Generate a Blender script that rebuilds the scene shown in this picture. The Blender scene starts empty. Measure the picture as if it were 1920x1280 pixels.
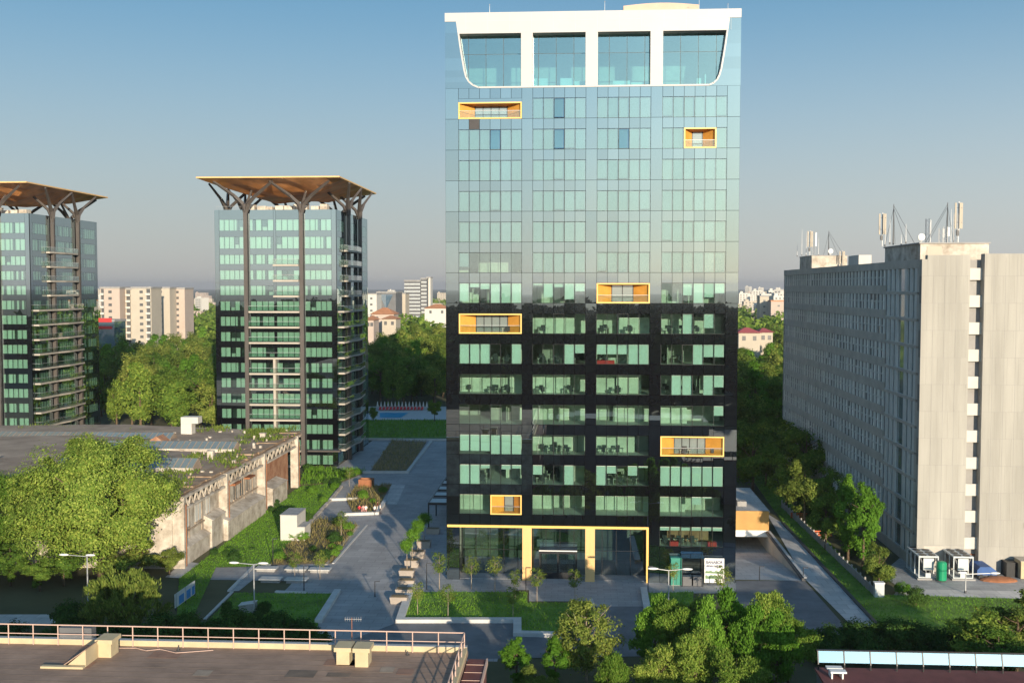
import bpy, bmesh, math, random
import numpy as np
from math import sin, cos, tan, atan, atan2, radians, pi, sqrt
from mathutils import Vector, Matrix

# ---------------------------------------------------------------- camera, sky, sun, exposure
SC = bpy.context.scene
COL = SC.collection
F = 2030.0                       # focal length in photograph pixels (1920 wide)
H = 37.3                         # camera height above the plaza
PITCH = atan(102 / F)
PSI = atan(125 / F * cos(PITCH))
_fh = Vector((-sin(PSI), cos(PSI), 0)); _rt = Vector((cos(PSI), sin(PSI), 0))
_fw = _fh * cos(PITCH) + Vector((0, 0, -sin(PITCH))); _up = _fh * sin(PITCH) + Vector((0, 0, cos(PITCH)))
def ray(u, v): return _fw * F + _rt * (u - 960) + _up * (640 - v)
def G(u, v, z=0.0):              # photograph pixel -> point on the level z
    d = ray(u, v); t = (z - H) / d.z
    return Vector((d.x * t, d.y * t, z))
def PY(u, v, Y):                 # photograph pixel -> point at the depth Y
    d = ray(u, v); t = Y / d.y
    return Vector((d.x * t, Y, H + d.z * t))
def PX(u, v, X):
    d = ray(u, v); t = X / d.x
    return Vector((X, d.y * t, H + d.z * t))
def UV(p):                       # point -> photograph pixel
    q = Vector(p) - Vector((0, 0, H)); w = q.dot(_fw)
    return 960 + F * q.dot(_rt) / w, 640 - F * q.dot(_up) / w, w

cam_d = bpy.data.cameras.new('camera'); cam = bpy.data.objects.new('camera', cam_d); COL.objects.link(cam)
cam.location = (0, 0, H); cam.rotation_euler = (pi / 2 - PITCH, 0, PSI)
cam_d.sensor_width = 36; cam_d.lens = 36 * F / 1920; cam_d.clip_start = 0.5; cam_d.clip_end = 60000
SC.camera = cam

SUN_EL, SUN_AZ = radians(10.0), radians(160.6)     # azimuth clockwise from +Y
world = bpy.data.worlds.new('World'); SC.world = world; world.use_nodes = True
wn = world.node_tree.nodes; wl = world.node_tree.links
bgn = wn['Background']; sky = wn.new('ShaderNodeTexSky'); sky.sky_type = 'NISHITA'; sky.sun_disc = False
sky.sun_elevation = SUN_EL; sky.sun_rotation = SUN_AZ; sky.altitude = 100
sky.air_density = 1.0; sky.dust_density = 0.45; sky.ozone_density = 3.4
# low dusty layer of the air: pale and colourless towards the horizon all round
_tc = wn.new('ShaderNodeTexCoord'); _sp = wn.new('ShaderNodeSeparateXYZ'); wl.new(_tc.outputs['Generated'], _sp.inputs[0])
_mr = wn.new('ShaderNodeMapRange'); _mr.interpolation_type = 'SMOOTHSTEP'; _mr.inputs[1].default_value = 0.0; _mr.inputs[2].default_value = 0.30
_mr.inputs[3].default_value = 0.80; _mr.inputs[4].default_value = 0.0; wl.new(_sp.outputs[2], _mr.inputs[0])
_mx = wn.new('ShaderNodeMix'); _mx.data_type = 'RGBA'; wl.new(_mr.outputs[0], _mx.inputs[0]); wl.new(sky.outputs[0], _mx.inputs[6])
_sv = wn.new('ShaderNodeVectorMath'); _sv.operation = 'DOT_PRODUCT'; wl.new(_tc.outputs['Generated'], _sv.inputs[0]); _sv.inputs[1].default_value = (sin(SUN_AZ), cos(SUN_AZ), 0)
_br = wn.new('ShaderNodeMapRange'); _br.inputs[1].default_value = -1; _br.inputs[2].default_value = 1; _br.inputs[3].default_value = 0.66; _br.inputs[4].default_value = 1.65; wl.new(_sv.outputs['Value'], _br.inputs[0])  # sky dimmed ahead and brightened on the sun side to lift shadow fill
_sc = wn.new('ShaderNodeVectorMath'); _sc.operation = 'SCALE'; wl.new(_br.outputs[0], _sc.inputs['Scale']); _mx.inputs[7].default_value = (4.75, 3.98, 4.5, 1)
_tn = wn.new('ShaderNodeMix'); _tn.data_type = 'RGBA'; _tn.blend_type = 'MULTIPLY'; _tn.inputs[0].default_value = 1.0; wl.new(_mx.outputs[2], _tn.inputs[6]); _tn.inputs[7].default_value = (0.88, 1.0, 0.92, 1)
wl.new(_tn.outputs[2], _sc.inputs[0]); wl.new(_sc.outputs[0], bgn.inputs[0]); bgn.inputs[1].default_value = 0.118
sd = bpy.data.lights.new('sun', 'SUN'); sun = bpy.data.objects.new('sun', sd); COL.objects.link(sun)
sd.energy = 4.4; sd.angle = radians(0.5); sd.color = (1.0, 0.86, 0.66)
_s = Vector((sin(SUN_AZ) * cos(SUN_EL), cos(SUN_AZ) * cos(SUN_EL), sin(SUN_EL)))
sun.rotation_euler = _s.to_track_quat('Z', 'Y').to_euler(); sun.location = _s * 300
SC.view_settings.view_transform = 'Standard'; SC.view_settings.look = 'None'
SC.view_settings.exposure = 0.66; SC.view_settings.gamma = 1.0
SC.cycles.use_denoising = True; SC.cycles.max_bounces = 8; SC.cycles.transparent_max_bounces = 12
SC.cycles.caustics_reflective = True; SC.cycles.blur_glossy = 0.0; SC.cycles.sample_clamp_indirect = 10
HAZE_DENSITY = 0.00010

R = random.Random(7)
NP = np.random.default_rng(11)

# ---------------------------------------------------------------- materials
def nodes_of(name):
    m = bpy.data.materials.new(name); m.use_nodes = True
    nt = m.node_tree; nt.nodes.clear()
    return m, nt.nodes, nt.links
def M(name, col, rough=0.8, var=0.18, scale=0.6, metallic=0.0, spec=0.4, bump=0.0, col2=None, stretch=(1, 1, 1), detail=6, slab=None):
    m, n, l = nodes_of(name)
    out = n.new('ShaderNodeOutputMaterial'); b = n.new('ShaderNodeBsdfPrincipled')
    l.new(b.outputs[0], out.inputs[0])
    tc = n.new('ShaderNodeTexCoord'); mp = n.new('ShaderNodeMapping'); mp.inputs['Scale'].default_value = stretch
    nz = n.new('ShaderNodeTexNoise'); nz.inputs['Scale'].default_value = scale; nz.inputs['Detail'].default_value = detail
    nz.inputs['Roughness'].default_value = 0.65
    l.new(tc.outputs['Object'], mp.inputs[0]); l.new(mp.outputs[0], nz.inputs[0])
    rp = n.new('ShaderNodeValToRGB'); rp.color_ramp.elements[0].position = 0.3; rp.color_ramp.elements[1].position = 0.7
    a = [max(0, c * (1 - var)) for c in col]; c2 = col2 or [min(1, c * (1 + var)) for c in col]
    rp.color_ramp.elements[0].color = (*a, 1); rp.color_ramp.elements[1].color = (*c2, 1)
    l.new(nz.outputs[0], rp.inputs[0])
    if slab:
        bt = n.new('ShaderNodeTexBrick'); bt.offset = 0.5; bt.inputs['Scale'].default_value = 1.0; bt.inputs['Brick Width'].default_value = slab[0]; bt.inputs['Row Height'].default_value = slab[1]
        bt.inputs['Mortar Size'].default_value = slab[2]; k_ = slab[4] if len(slab) > 4 else .11; bt.inputs['Color1'].default_value = (1 - k_, 1 - k_, 1 - k_, 1); bt.inputs['Color2'].default_value = (1 + k_ * .7, 1 + k_ * .65, 1 + k_ * .6, 1); bt.inputs['Mortar'].default_value = (.66, .66, .66, 1)
        mp2 = n.new('ShaderNodeMapping'); mp2.inputs['Rotation'].default_value = slab[3] if len(slab) > 3 else (0, 0, 0); l.new(tc.outputs['Object'], mp2.inputs[0]); l.new(mp2.outputs[0], bt.inputs[0])
        mm = n.new('ShaderNodeMix'); mm.data_type = 'RGBA'; mm.blend_type = 'MULTIPLY'; mm.inputs[0].default_value = 1.0
        l.new(rp.outputs[0], mm.inputs[6]); l.new(bt.outputs[0], mm.inputs[7]); l.new(mm.outputs[2], b.inputs['Base Color'])
    else: l.new(rp.outputs[0], b.inputs['Base Color'])
    b.inputs['Roughness'].default_value = rough; b.inputs['Metallic'].default_value = metallic
    b.inputs['Specular IOR Level'].default_value = spec
    if bump:
        bp = n.new('ShaderNodeBump'); bp.inputs['Strength'].default_value = bump; bp.inputs['Distance'].default_value = 0.05
        l.new(nz.outputs[0], bp.inputs['Height']); l.new(bp.outputs[0], b.inputs['Normal'])
    return m
def refl_factor(n, l, r0, vary):
    lw = n.new('ShaderNodeLayerWeight'); lw.inputs[0].default_value = 0.5
    pw = n.new('ShaderNodeMath'); pw.operation = 'POWER'; pw.inputs[1].default_value = 4.0
    l.new(lw.outputs['Facing'], pw.inputs[0])
    ge = n.new('ShaderNodeNewGeometry')
    mr = n.new('ShaderNodeMapRange'); mr.inputs[3].default_value = r0 * (1 - vary); mr.inputs[4].default_value = r0 * (1 + vary)
    l.new(ge.outputs['Random Per Island'], mr.inputs[0])
    iv = n.new('ShaderNodeMath'); iv.operation = 'SUBTRACT'; iv.inputs[0].default_value = 1.0; l.new(mr.outputs[0], iv.inputs[1])
    mu = n.new('ShaderNodeMath'); mu.operation = 'MULTIPLY'; l.new(iv.outputs[0], mu.inputs[0]); l.new(pw.outputs[0], mu.inputs[1])
    ad = n.new('ShaderNodeMath'); ad.operation = 'ADD'; l.new(mr.outputs[0], ad.inputs[0]); l.new(mu.outputs[0], ad.inputs[1])
    return ad.outputs[0]
def GLASS(name, tint, r0=0.3, rough=0.0, vary=0.12, gcol=(1, 1, 1)):
    m, n, l = nodes_of(name)
    out = n.new('ShaderNodeOutputMaterial'); mx = n.new('ShaderNodeMixShader')
    tr = n.new('ShaderNodeBsdfTransparent'); tr.inputs[0].default_value = (*tint, 1)
    gl = n.new('ShaderNodeBsdfGlossy'); gl.inputs['Roughness'].default_value = rough; gl.inputs[0].default_value = (*gcol, 1)
    l.new(refl_factor(n, l, r0, vary), mx.inputs[0]); l.new(tr.outputs[0], mx.inputs[1]); l.new(gl.outputs[0], mx.inputs[2])
    l.new(mx.outputs[0], out.inputs[0])
    return m
def BLACKGLASS(name, col, r0=0.3, rough=0.0, vary=0.15, gcol=(1, 1, 1)):
    m, n, l = nodes_of(name)
    out = n.new('ShaderNodeOutputMaterial'); mx = n.new('ShaderNodeMixShader')
    df = n.new('ShaderNodeBsdfDiffuse'); df.inputs[0].default_value = (*col, 1)
    gl = n.new('ShaderNodeBsdfGlossy'); gl.inputs['Roughness'].default_value = rough; gl.inputs[0].default_value = (*gcol, 1)
    l.new(refl_factor(n, l, r0, vary), mx.inputs[0]); l.new(df.outputs[0], mx.inputs[1]); l.new(gl.outputs[0], mx.inputs[2])
    l.new(mx.outputs[0], out.inputs[0])
    return m
def LEAF(name, c1, c2, transl=0.25):
    m, n, l = nodes_of(name)
    out = n.new('ShaderNodeOutputMaterial')
    ge = n.new('ShaderNodeNewGeometry'); rp = n.new('ShaderNodeValToRGB')
    rp.color_ramp.elements[0].color = (*c1, 1); rp.color_ramp.elements[1].color = (*c2, 1)
    e_ = rp.color_ramp.elements.new(0.58); e_.color = (*[a * 0.72 + b * 0.28 for a, b in zip(c1, c2)], 1)
    oi = n.new('ShaderNodeObjectInfo'); ad = n.new('ShaderNodeMath'); ad.operation = 'MULTIPLY_ADD'; ad.inputs[1].default_value = 0.55
    mu = n.new('ShaderNodeMath'); mu.operation = 'MULTIPLY'; mu.inputs[1].default_value = 0.45
    l.new(oi.outputs['Random'], mu.inputs[0]); l.new(ge.outputs['Random Per Island'], ad.inputs[0]); l.new(mu.outputs[0], ad.inputs[2])
    l.new(ad.outputs[0], rp.inputs[0])
    df = n.new('ShaderNodeBsdfDiffuse'); ts = n.new('ShaderNodeBsdfTranslucent'); mx = n.new('ShaderNodeMixShader'); mx.inputs[0].default_value = transl
    l.new(rp.outputs[0], df.inputs[0]); l.new(rp.outputs[0], ts.inputs[0])
    l.new(df.outputs[0], mx.inputs[1]); l.new(ts.outputs[0], mx.inputs[2]); l.new(mx.outputs[0], out.inputs[0])
    return m

MT = {}
MT['ground'] = M('ground_soil', (0.09, 0.10, 0.04), 0.95, 0.4, 0.05, col2=(0.13, 0.12, 0.06), bump=0.3)
MT['paver'] = M('dark_pavers', (0.37, 0.355, 0.35), 0.75, 0.24, 0.12, bump=0.1, slab=(2.4, 1.2, 0.035))
MT['asphalt'] = M('asphalt', (0.17, 0.172, 0.18), 0.85, 0.25, 0.3)
MT['lightpave'] = M('light_pavers', (0.53, 0.51, 0.49), 0.75, 0.16, 0.25, slab=(1.8, 1.8, 0.04))
MT['midpave'] = M('mid_pavers', (0.37, 0.365, 0.36), 0.75, 0.16, 0.25, slab=(1.6, 0.8, 0.03))
MT['lawn'] = M('lawn_turf', (0.13, 0.23, 0.03), 0.95, 0.45, 0.35, bump=0.4)
MT['dirt'] = M('bed_mulch', (0.22, 0.16, 0.09), 0.95, 0.35, 0.5, bump=0.3)
MT['kerb'] = M('pale_stone_kerb', (0.55, 0.53, 0.50), 0.7, 0.12, 0.8)
MT['white'] = M('white_paint', (0.78, 0.76, 0.72), 0.6, 0.04, 0.3)
MT['whitew'] = M('white_render', (0.55, 0.52, 0.47), 0.8, 0.06, 0.5)
MT['crown'] = M('white_crown_panel', (0.47, 0.45, 0.44), 0.45, 0.04, 0.15)
MT['ramprender'] = M('beige_ramp_render', (0.66, 0.58, 0.48), 0.9, 0.12, 0.4)
MT['salmon'] = M('salmon_render', (0.62, 0.42, 0.32), 0.8, 0.06, 0.4)
MT['gold'] = M('gold_panel', (0.60, 0.29, 0.05), 0.5, 0.16, 0.9, slab=None)
MT['goldedge'] = M('gold_edge', (0.80, 0.50, 0.14), 0.4, 0.06, 0.5)
MT['timber'] = M('pale_timber', (0.72, 0.44, 0.18), 0.6, 0.12, 0.4, stretch=(1, 1, 0.1))
MT['black'] = M('black_metal', (0.015, 0.016, 0.018), 0.4, 0.2, 1)
MT['darkgrey'] = M('dark_grey_metal', (0.06, 0.06, 0.065), 0.5, 0.15, 1)
MT['steel'] = M('galvanised_steel', (0.42, 0.42, 0.42), 0.45, 0.1, 1, metallic=0.3)
MT['backing'] = M('black_backing', (0.004, 0.004, 0.005), 1.0, 0.1, 1, spec=0.0)
MT['slabgrey'] = M('slab_grey_concrete', (0.47, 0.42, 0.36), 0.9, 0.16, 0.3)
MT['boxgold'] = M('dull_gold_panel', (0.46, 0.25, 0.07), 0.6, 0.1, 0.5)
MT['spandrel'] = BLACKGLASS('black_glass_cladding', (0.005, 0.005, 0.007), 0.36, 0.0, 0.07, (0.80, 0.95, 0.99))
MT['sidewall'] = BLACKGLASS('side_glass', (0.02, 0.03, 0.035), 0.7, 0.05, 0.03)
MT['glass'] = GLASS('green_tinted_glass', (0.62, 0.84, 0.77), 0.275, 0.0, 0.12, (0.82, 0.97, 1.0))
MT['crownglass'] = GLASS('teal_glass', (0.40, 0.68, 0.68), 0.29, 0.0, 0.06, (0.72, 0.97, 1.0))
MT['resglass'] = GLASS('pale_green_glass', (0.58, 0.82, 0.72), 0.34, 0.0, 0.12, (0.80, 0.98, 1.0))
MT['lobbyglass'] = GLASS('dark_lobby_glass', (0.30, 0.42, 0.42), 0.30, 0.0, 0.1, (0.85, 0.95, 1.0))
MT['skyglass'] = GLASS('canopy_glass', (.35, .45, .5), 0.62, 0.0, 0.12, (0.66, 0.80, 0.86))
MT['railglass'] = GLASS('clear_balustrade_glass', (0.92, 0.96, 0.94), 0.07, 0.0, 0.1)
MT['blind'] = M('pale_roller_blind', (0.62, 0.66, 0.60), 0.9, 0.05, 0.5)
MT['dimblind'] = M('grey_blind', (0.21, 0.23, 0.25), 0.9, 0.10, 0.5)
MT['roomwall'] = M('room_wall', (0.62, 0.62, 0.52), 0.9, 0.22, 0.5)
MT['curtain'] = M('pale_curtain', (0.60, 0.61, 0.54), 0.9, 0.16, 2.0, stretch=(3, 3, 0.1))
MT['room'] = M('dark_room_sheet', (0.05, 0.055, 0.05), 0.9, 0.4, 1.2)
MT['ceil'] = M('office_slab', (0.66, 0.64, 0.58), 0.9, 0.12, 0.6)
MT['carpet'] = M('interior_wall', (0.40, 0.38, 0.32), 0.9, 0.3, 0.35)
MT['desk'] = M('desk_laminate', (0.50, 0.47, 0.40), 0.7, 0.25, 0.8)
MT['chairdark'] = M('dark_upholstery', (0.05, 0.05, 0.05), 0.8, 0.3, 2)
MT['red'] = M('red_fabric', (0.55, 0.04, 0.04), 0.8, 0.1, 1)
MT['copper'] = M('copper_sheet', (0.80, 0.33, 0.11), 0.36, 0.38, 0.30, metallic=0.25, spec=0.6)
MT['colmetal'] = M('bronze_column', (0.085, 0.072, 0.064), 0.5, 0.15, 0.4)
MT['balc'] = M('beige_balcony_edge', (0.42, 0.37, 0.31), 0.8, 0.1, 0.5)
MT['concrete'] = M('pale_concrete', (0.36, 0.338, 0.298), 0.9, 0.16, 0.35, stretch=(1.6, 1.6, 0.12), bump=0.1, slab=(1.45, 3.52, 0.012, (pi / 2, 0, 0), .035))
MT['concgrey'] = M('grey_concrete', (0.31, 0.295, 0.28), 0.9, 0.16, 0.3)
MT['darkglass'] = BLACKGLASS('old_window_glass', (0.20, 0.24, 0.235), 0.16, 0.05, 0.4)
MT['oldpane'] = BLACKGLASS('dark_old_glass', (0.05, 0.06, 0.065), 0.12, 0.05, 0.5)  # darker pane glass for the long left face
MT['officeblind'] = M('grey_green_blind', (0.82, 0.80, 0.72), 0.9, 0.15, 1.5)
MT['fin'] = M('pale_window_fin', (0.58, 0.57, 0.53), 0.8, 0.1, 0.5)
MT['plaster'] = M('weathered_plaster', (0.46, 0.37, 0.28), 0.9, 0.45, 0.55, col2=(0.68, 0.61, 0.52), bump=0.3)
MT['brick'] = M('worn_brick', (0.36, 0.14, 0.07), 0.9, 0.35, 0.7, col2=(0.46, 0.26, 0.16))
MT['plasterdark'] = M('stained_plaster', (0.36, 0.26, 0.18), 0.9, 0.4, 0.8, col2=(0.50, 0.40, 0.31))
MT['edgerust'] = M('rusty_roof_edge', (0.33, 0.20, 0.12), 0.95, 0.4, 0.6, col2=(0.46, 0.33, 0.22))
MT['oldroof'] = M('weathered_bitumen_roof', (0.33, 0.24, 0.175), 0.95, 0.40, 0.13, col2=(0.47, 0.36, 0.27), bump=0.25)
MT['roofbrown'] = M('brown_roof_felt', (0.31, 0.21, 0.155), 0.9, 0.30, 0.35, bump=0.15)
MT['feltdark'] = M('dark_felt', (0.17, 0.13, 0.10), 0.95, 0.3, 0.8)
MT['feltred'] = M('reddish_felt', (0.29, 0.17, 0.12), 0.95, 0.25, 0.8)
MT['feltpale'] = M('pale_felt', (0.33, 0.26, 0.20), 0.95, 0.25, 0.8)
MT['maroon'] = M('maroon_tile', (0.16, 0.055, 0.05), 0.7, 0.2, 0.8)
MT['rail'] = M('pale_pink_rail', (0.55, 0.38, 0.31), 0.6, 0.06, 1)
MT['yellowrender'] = M('yellow_render', (0.52, 0.42, 0.26), 0.85, 0.12, 0.7)
MT['trunk'] = M('bark', (0.13, 0.09, 0.055), 0.95, 0.4, 2.0, bump=0.4)
MT['ltrunk'] = M('pale_bark', (0.34, 0.27, 0.20), 0.95, 0.25, 2.0)
MT['tank'] = M('green_tank_paint', (0.01, 0.26, 0.12), 0.4, 0.08, 1)
MT['tealcab'] = M('teal_cabinet', (0.03, 0.22, 0.16), 0.5, 0.12, 1)
MT['equip'] = M('light_grey_equipment', (0.52, 0.54, 0.53), 0.6, 0.08, 1)
MT['bluetarp'] = M('blue_tarpaulin', (0.03, 0.09, 0.26), 0.6, 0.25, 0.8)
MT['blue'] = M('blue_paint', (0.05, 0.22, 0.5), 0.6, 0.1, 1)
MT['pool'] = M('pool_water', (0.02, 0.36, 0.58), 0.35, 0.1, 0.5)
MT['redroof'] = M('red_roof_tile', (0.46, 0.10, 0.10), 0.8, 0.15, 0.4)
MT['clayroof'] = M('clay_roof_tile', (0.50, 0.22, 0.11), 0.85, 0.2, 0.3)
MT['cream'] = M('cream_render', (0.46, 0.40, 0.32), 0.9, 0.08, 0.1)
MT['peach'] = M('peach_render', (0.46, 0.37, 0.31), 0.9, 0.08, 0.1)
MT['shadewin'] = M('dark_window', (0.10, 0.10, 0.10), 0.4, 0.3, 0.5)
MT['slate'] = M('slate_cladding', (0.13, 0.13, 0.135), 0.6, 0.15, 0.3)
MT['blueglass'] = BLACKGLASS('blue_glass', (0.08, 0.13, 0.18), 0.25, 0.02, 0.1)
MT['skin'] = M('skin', (0.45, 0.26, 0.18), 0.6, 0.05, 3)
MT['hair'] = M('dark_hair', (0.03, 0.02, 0.015), 0.6, 0.1, 3)
MT['terracotta'] = M('grey_planter', (0.36, 0.30, 0.25), 0.8, 0.12, 1)
MT['rust'] = M('corten_steel', (0.30, 0.12, 0.055), 0.85, 0.25, 0.8)
MT['leaf_big'] = LEAF('lime_foliage', (0.075, 0.17, 0.02), (0.46, 0.52, 0.11), 0.32)
MT['leaf_park'] = LEAF('park_foliage', (0.055, 0.135, 0.022), (0.32, 0.40, 0.07), 0.3)
MT['leaf_dark'] = LEAF('dark_foliage', (0.035, 0.085, 0.022), (0.10, 0.17, 0.035), 0.25)
MT['leaf_wood'] = LEAF('deep_foliage', (0.02, 0.04, 0.012), (0.05, 0.075, 0.02), 0.06)
MT['leaf_olive'] = LEAF('olive_foliage', (0.08, 0.14, 0.025), (0.38, 0.40, 0.09), 0.3)
MT['leaf_bright'] = LEAF('bright_foliage', (0.08, 0.19, 0.02), (0.24, 0.42, 0.06), 0.35)
MT['blade'] = LEAF('grass_blade', (0.09, 0.22, 0.02), (0.26, 0.44, 0.05), 0.35)
MT['dryblade'] = LEAF('dry_grass_blade', (0.16, 0.16, 0.04), (0.48, 0.36, 0.18), 0.3)

# ---------------------------------------------------------------- mesh helpers
class MB:
    def __init__(s): s.v = []; s.f = []; s.m = []
    def face(s, pts, mi=0):
        k = len(s.v); s.v += [tuple(p) for p in pts]; s.f.append(tuple(range(k, k + len(pts)))); s.m.append(mi)
    def box(s, x0, y0, z0, x1, y1, z1, mi=0):
        if x0 > x1: x0, x1 = x1, x0
        if y0 > y1: y0, y1 = y1, y0
        if z0 > z1: z0, z1 = z1, z0
        k = len(s.v)
        s.v += [(x0, y0, z0), (x1, y0, z0), (x1, y1, z0), (x0, y1, z0), (x0, y0, z1), (x1, y0, z1), (x1, y1, z1), (x0, y1, z1)]
        for q in ((0, 3, 2, 1), (4, 5, 6, 7), (0, 1, 5, 4), (1, 2, 6, 5), (2, 3, 7, 6), (3, 0, 4, 7)):
            s.f.append(tuple(k + i for i in q)); s.m.append(mi)
    def prism(s, pts, d, mi=0):          # planar polygon pts extruded by vector d
        d = Vector(d); a = [Vector(p) for p in pts]; b = [p + d for p in a]; n = len(a); k = len(s.v)
        s.v += [tuple(p) for p in a + b]
        s.f.append(tuple(k + i for i in range(n))); s.m.append(mi)
        s.f.append(tuple(k + n + n - 1 - i for i in range(n))); s.m.append(mi)
        for i in range(n):
            j = (i + 1) % n
            s.f.append((k + i, k + j, k + n + j, k + n + i)); s.m.append(mi)
    def tube(s, p0, p1, r0, r1=None, n=8, mi=0, cap=True):
        r1 = r0 if r1 is None else r1
        p0 = Vector(p0); p1 = Vector(p1); d = (p1 - p0)
        if d.length < 1e-6: return
        d.normalize(); a = d.orthogonal().normalized(); b = d.cross(a); k = len(s.v)
        for p, r in ((p0, r0), (p1, r1)):
            for i in range(n):
                t = 2 * pi * i / n + pi / n
                s.v.append(tuple(p + a * (r * cos(t)) + b * (r * sin(t))))
        for i in range(n):
            j = (i + 1) % n; s.f.append((k + i, k + j, k + n + j, k + n + i)); s.m.append(mi)
        if cap:
            s.f.append(tuple(k + n - 1 - i for i in range(n))); s.m.append(mi)
            s.f.append(tuple(k + n + i for i in range(n))); s.m.append(mi)
    def path(s, pts, rs, n=8, mi=0):
        for i in range(len(pts) - 1): s.tube(pts[i], pts[i + 1], rs[i], rs[i + 1], n, mi)
    def bar(s, p0, p1, w, h, mi=0):      # rectangular bar, w sideways, h up
        p0 = Vector(p0); p1 = Vector(p1); d = (p1 - p0).normalized()
        a = d.cross(Vector((0, 0, 1)))
        if a.length < 1e-4: a = Vector((1, 0, 0))
        a.normalize(); b = a.cross(d).normalized()
        a = a * w / 2; b = b * h / 2
        s.prism([p0 - a - b, p0 + a - b, p0 + a + b, p0 - a + b], p1 - p0, mi)
    def ellipsoid(s, c, rx, ry, rz, nu=12, nv=8, mi=0):
        k = len(s.v); c = Vector(c)
        for j in range(nv + 1):
            t = pi * j / nv
            for i in range(nu):
                p = 2 * pi * i / nu
                s.v.append((c.x + rx * sin(t) * cos(p), c.y + ry * sin(t) * sin(p), c.z + rz * cos(t)))
        for j in range(nv):
            for i in range(nu):
                a = k + j * nu + i; b = k + j * nu + (i + 1) % nu
                s.f.append((a, a + nu, b + nu, b)); s.m.append(mi)
    def build(s, name, mats, parent=None, smooth=False, local=False):
        me = bpy.data.meshes.new(name)
        off = Vector((0, 0, 0)) if local else origin(parent)
        me.from_pydata([(x - off.x, y - off.y, z - off.z) for x, y, z in s.v], [], s.f)
        mats = mats if isinstance(mats, (list, tuple)) else [mats]
        for m in mats: me.materials.append(m)
        if len(mats) > 1: me.polygons.foreach_set('material_index', s.m)
        if smooth: me.polygons.foreach_set('use_smooth', [True] * len(me.polygons))
        me.update()
        o = bpy.data.objects.new(name, me); COL.objects.link(o)
        if parent is not None: o.parent = parent
        return o
def origin(o):
    v = Vector((0, 0, 0))
    while o is not None: v += o.location; o = o.parent
    return v
def tag(o, label=None, cat=None, group=None, kind=None):
    if label: o['label'] = label
    if cat: o['category'] = cat
    if group: o['group'] = group
    if kind: o['kind'] = kind
    return o
def thing(name, loc, label, cat, group=None, rz=0.0):
    o = bpy.data.objects.new(name, None); COL.objects.link(o); o.empty_display_size = 0.5
    o.location = loc; o.rotation_euler = (0, 0, rz)
    return tag(o, label, cat, group)
def copy_tree(o, parent=None):
    c = o.copy(); COL.objects.link(c); c.parent = parent
    for ch in o.children: copy_tree(ch, c)
    return c
def sheet(name, pts, z, mat, px=True):
    mb = MB(); mb.face([(G(*p).xy.to_3d() if px else Vector((p[0], p[1], 0))) + Vector((0, 0, z)) for p in pts])
    me = mb.build(name, mat)
    bm = bmesh.new(); bm.from_mesh(me.data); bmesh.ops.recalc_face_normals(bm, faces=bm.faces)
    for f in bm.faces:
        if f.normal.z < 0: f.normal_flip()
    bm.to_mesh(me.data); bm.free()
    return tag(me, kind='structure')
def kerb(name, pts, w, h, mat, px=True, z=0.0, close=False):
    P = [(G(*p) if px else Vector((p[0], p[1], 0))) for p in pts]
    if close: P.append(P[0])
    mb = MB()
    for i, (a, b) in enumerate(zip(P[:-1], P[1:])):
        d = (b - a).normalized(); a2 = a - d * w * 0.49; b2 = b + d * w * 0.49
        sd_ = Vector((-d.y, d.x, 0)) * w / 2; e = Vector((0, 0, z + 0.0015 * (i % 2)))
        mb.prism([a2 - sd_ + e, b2 - sd_ + e, b2 + sd_ + e, a2 + sd_ + e], (0, 0, h))
    return tag(mb.build(name, mat), kind='structure')
def inside(p, poly):
    x, y = p; r = False; j = len(poly) - 1
    for i in range(len(poly)):
        xi, yi = poly[i]; xj, yj = poly[j]
        if (yi > y) != (yj > y) and x < (xj - xi) * (y - yi) / (yj - yi) + xi: r = not r
        j = i
    return r
def quads_mesh(name, C, A, B, mat):
    """leaf-like quads: centre C, half axes A (long) and B (short); pointed rhombus"""
    n = len(C); V = np.empty((n, 4, 3)); V[:, 0] = C - A; V[:, 1] = C + B; V[:, 2] = C + A; V[:, 3] = C - B
    me = bpy.data.meshes.new(name)
    me.vertices.add(n * 4); me.vertices.foreach_set('co', V.reshape(-1).astype(np.float32))
    me.loops.add(n * 4); me.loops.foreach_set('vertex_index', np.arange(n * 4, dtype=np.int32))
    me.polygons.add(n); me.polygons.foreach_set('loop_start', np.arange(0, n * 4, 4, dtype=np.int32))
    me.materials.append(mat); me.update(calc_edges=True); me.validate()
    return me
def unit(a): return a / np.maximum(1e-9, np.linalg.norm(a, axis=1, keepdims=True))
def blades(name, polys, density, h, mat, lean=0.35, w=0.05, seed=1, z=0.0, px=True):
    g = np.random.default_rng(seed); C = []
    for poly in polys:
        q = [(G(*p).x, G(*p).y) for p in poly] if px else poly
        xs = [p[0] for p in q]; ys = [p[1] for p in q]
        area = (max(xs) - min(xs)) * (max(ys) - min(ys))
        for x, y in zip(g.uniform(min(xs), max(xs), int(area * density)), g.uniform(min(ys), max(ys), int(area * density))):
            if inside((x, y), q): C.append((x, y, z))
    C = np.array(C); n = len(C)
    hh = h * g.uniform(0.5, 1.25, (n, 1)); D = np.concatenate([g.normal(0, lean, (n, 2)), np.ones((n, 1))], 1)
    A = unit(D) * hh / 2; t = g.uniform(0, 2 * pi, n); B = np.stack([np.cos(t), np.sin(t), 0 * t], 1) * w
    o = bpy.data.objects.new(name, quads_mesh(name, C + A, A, B, mat)); COL.objects.link(o)
    return tag(o, kind='stuff')

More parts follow.
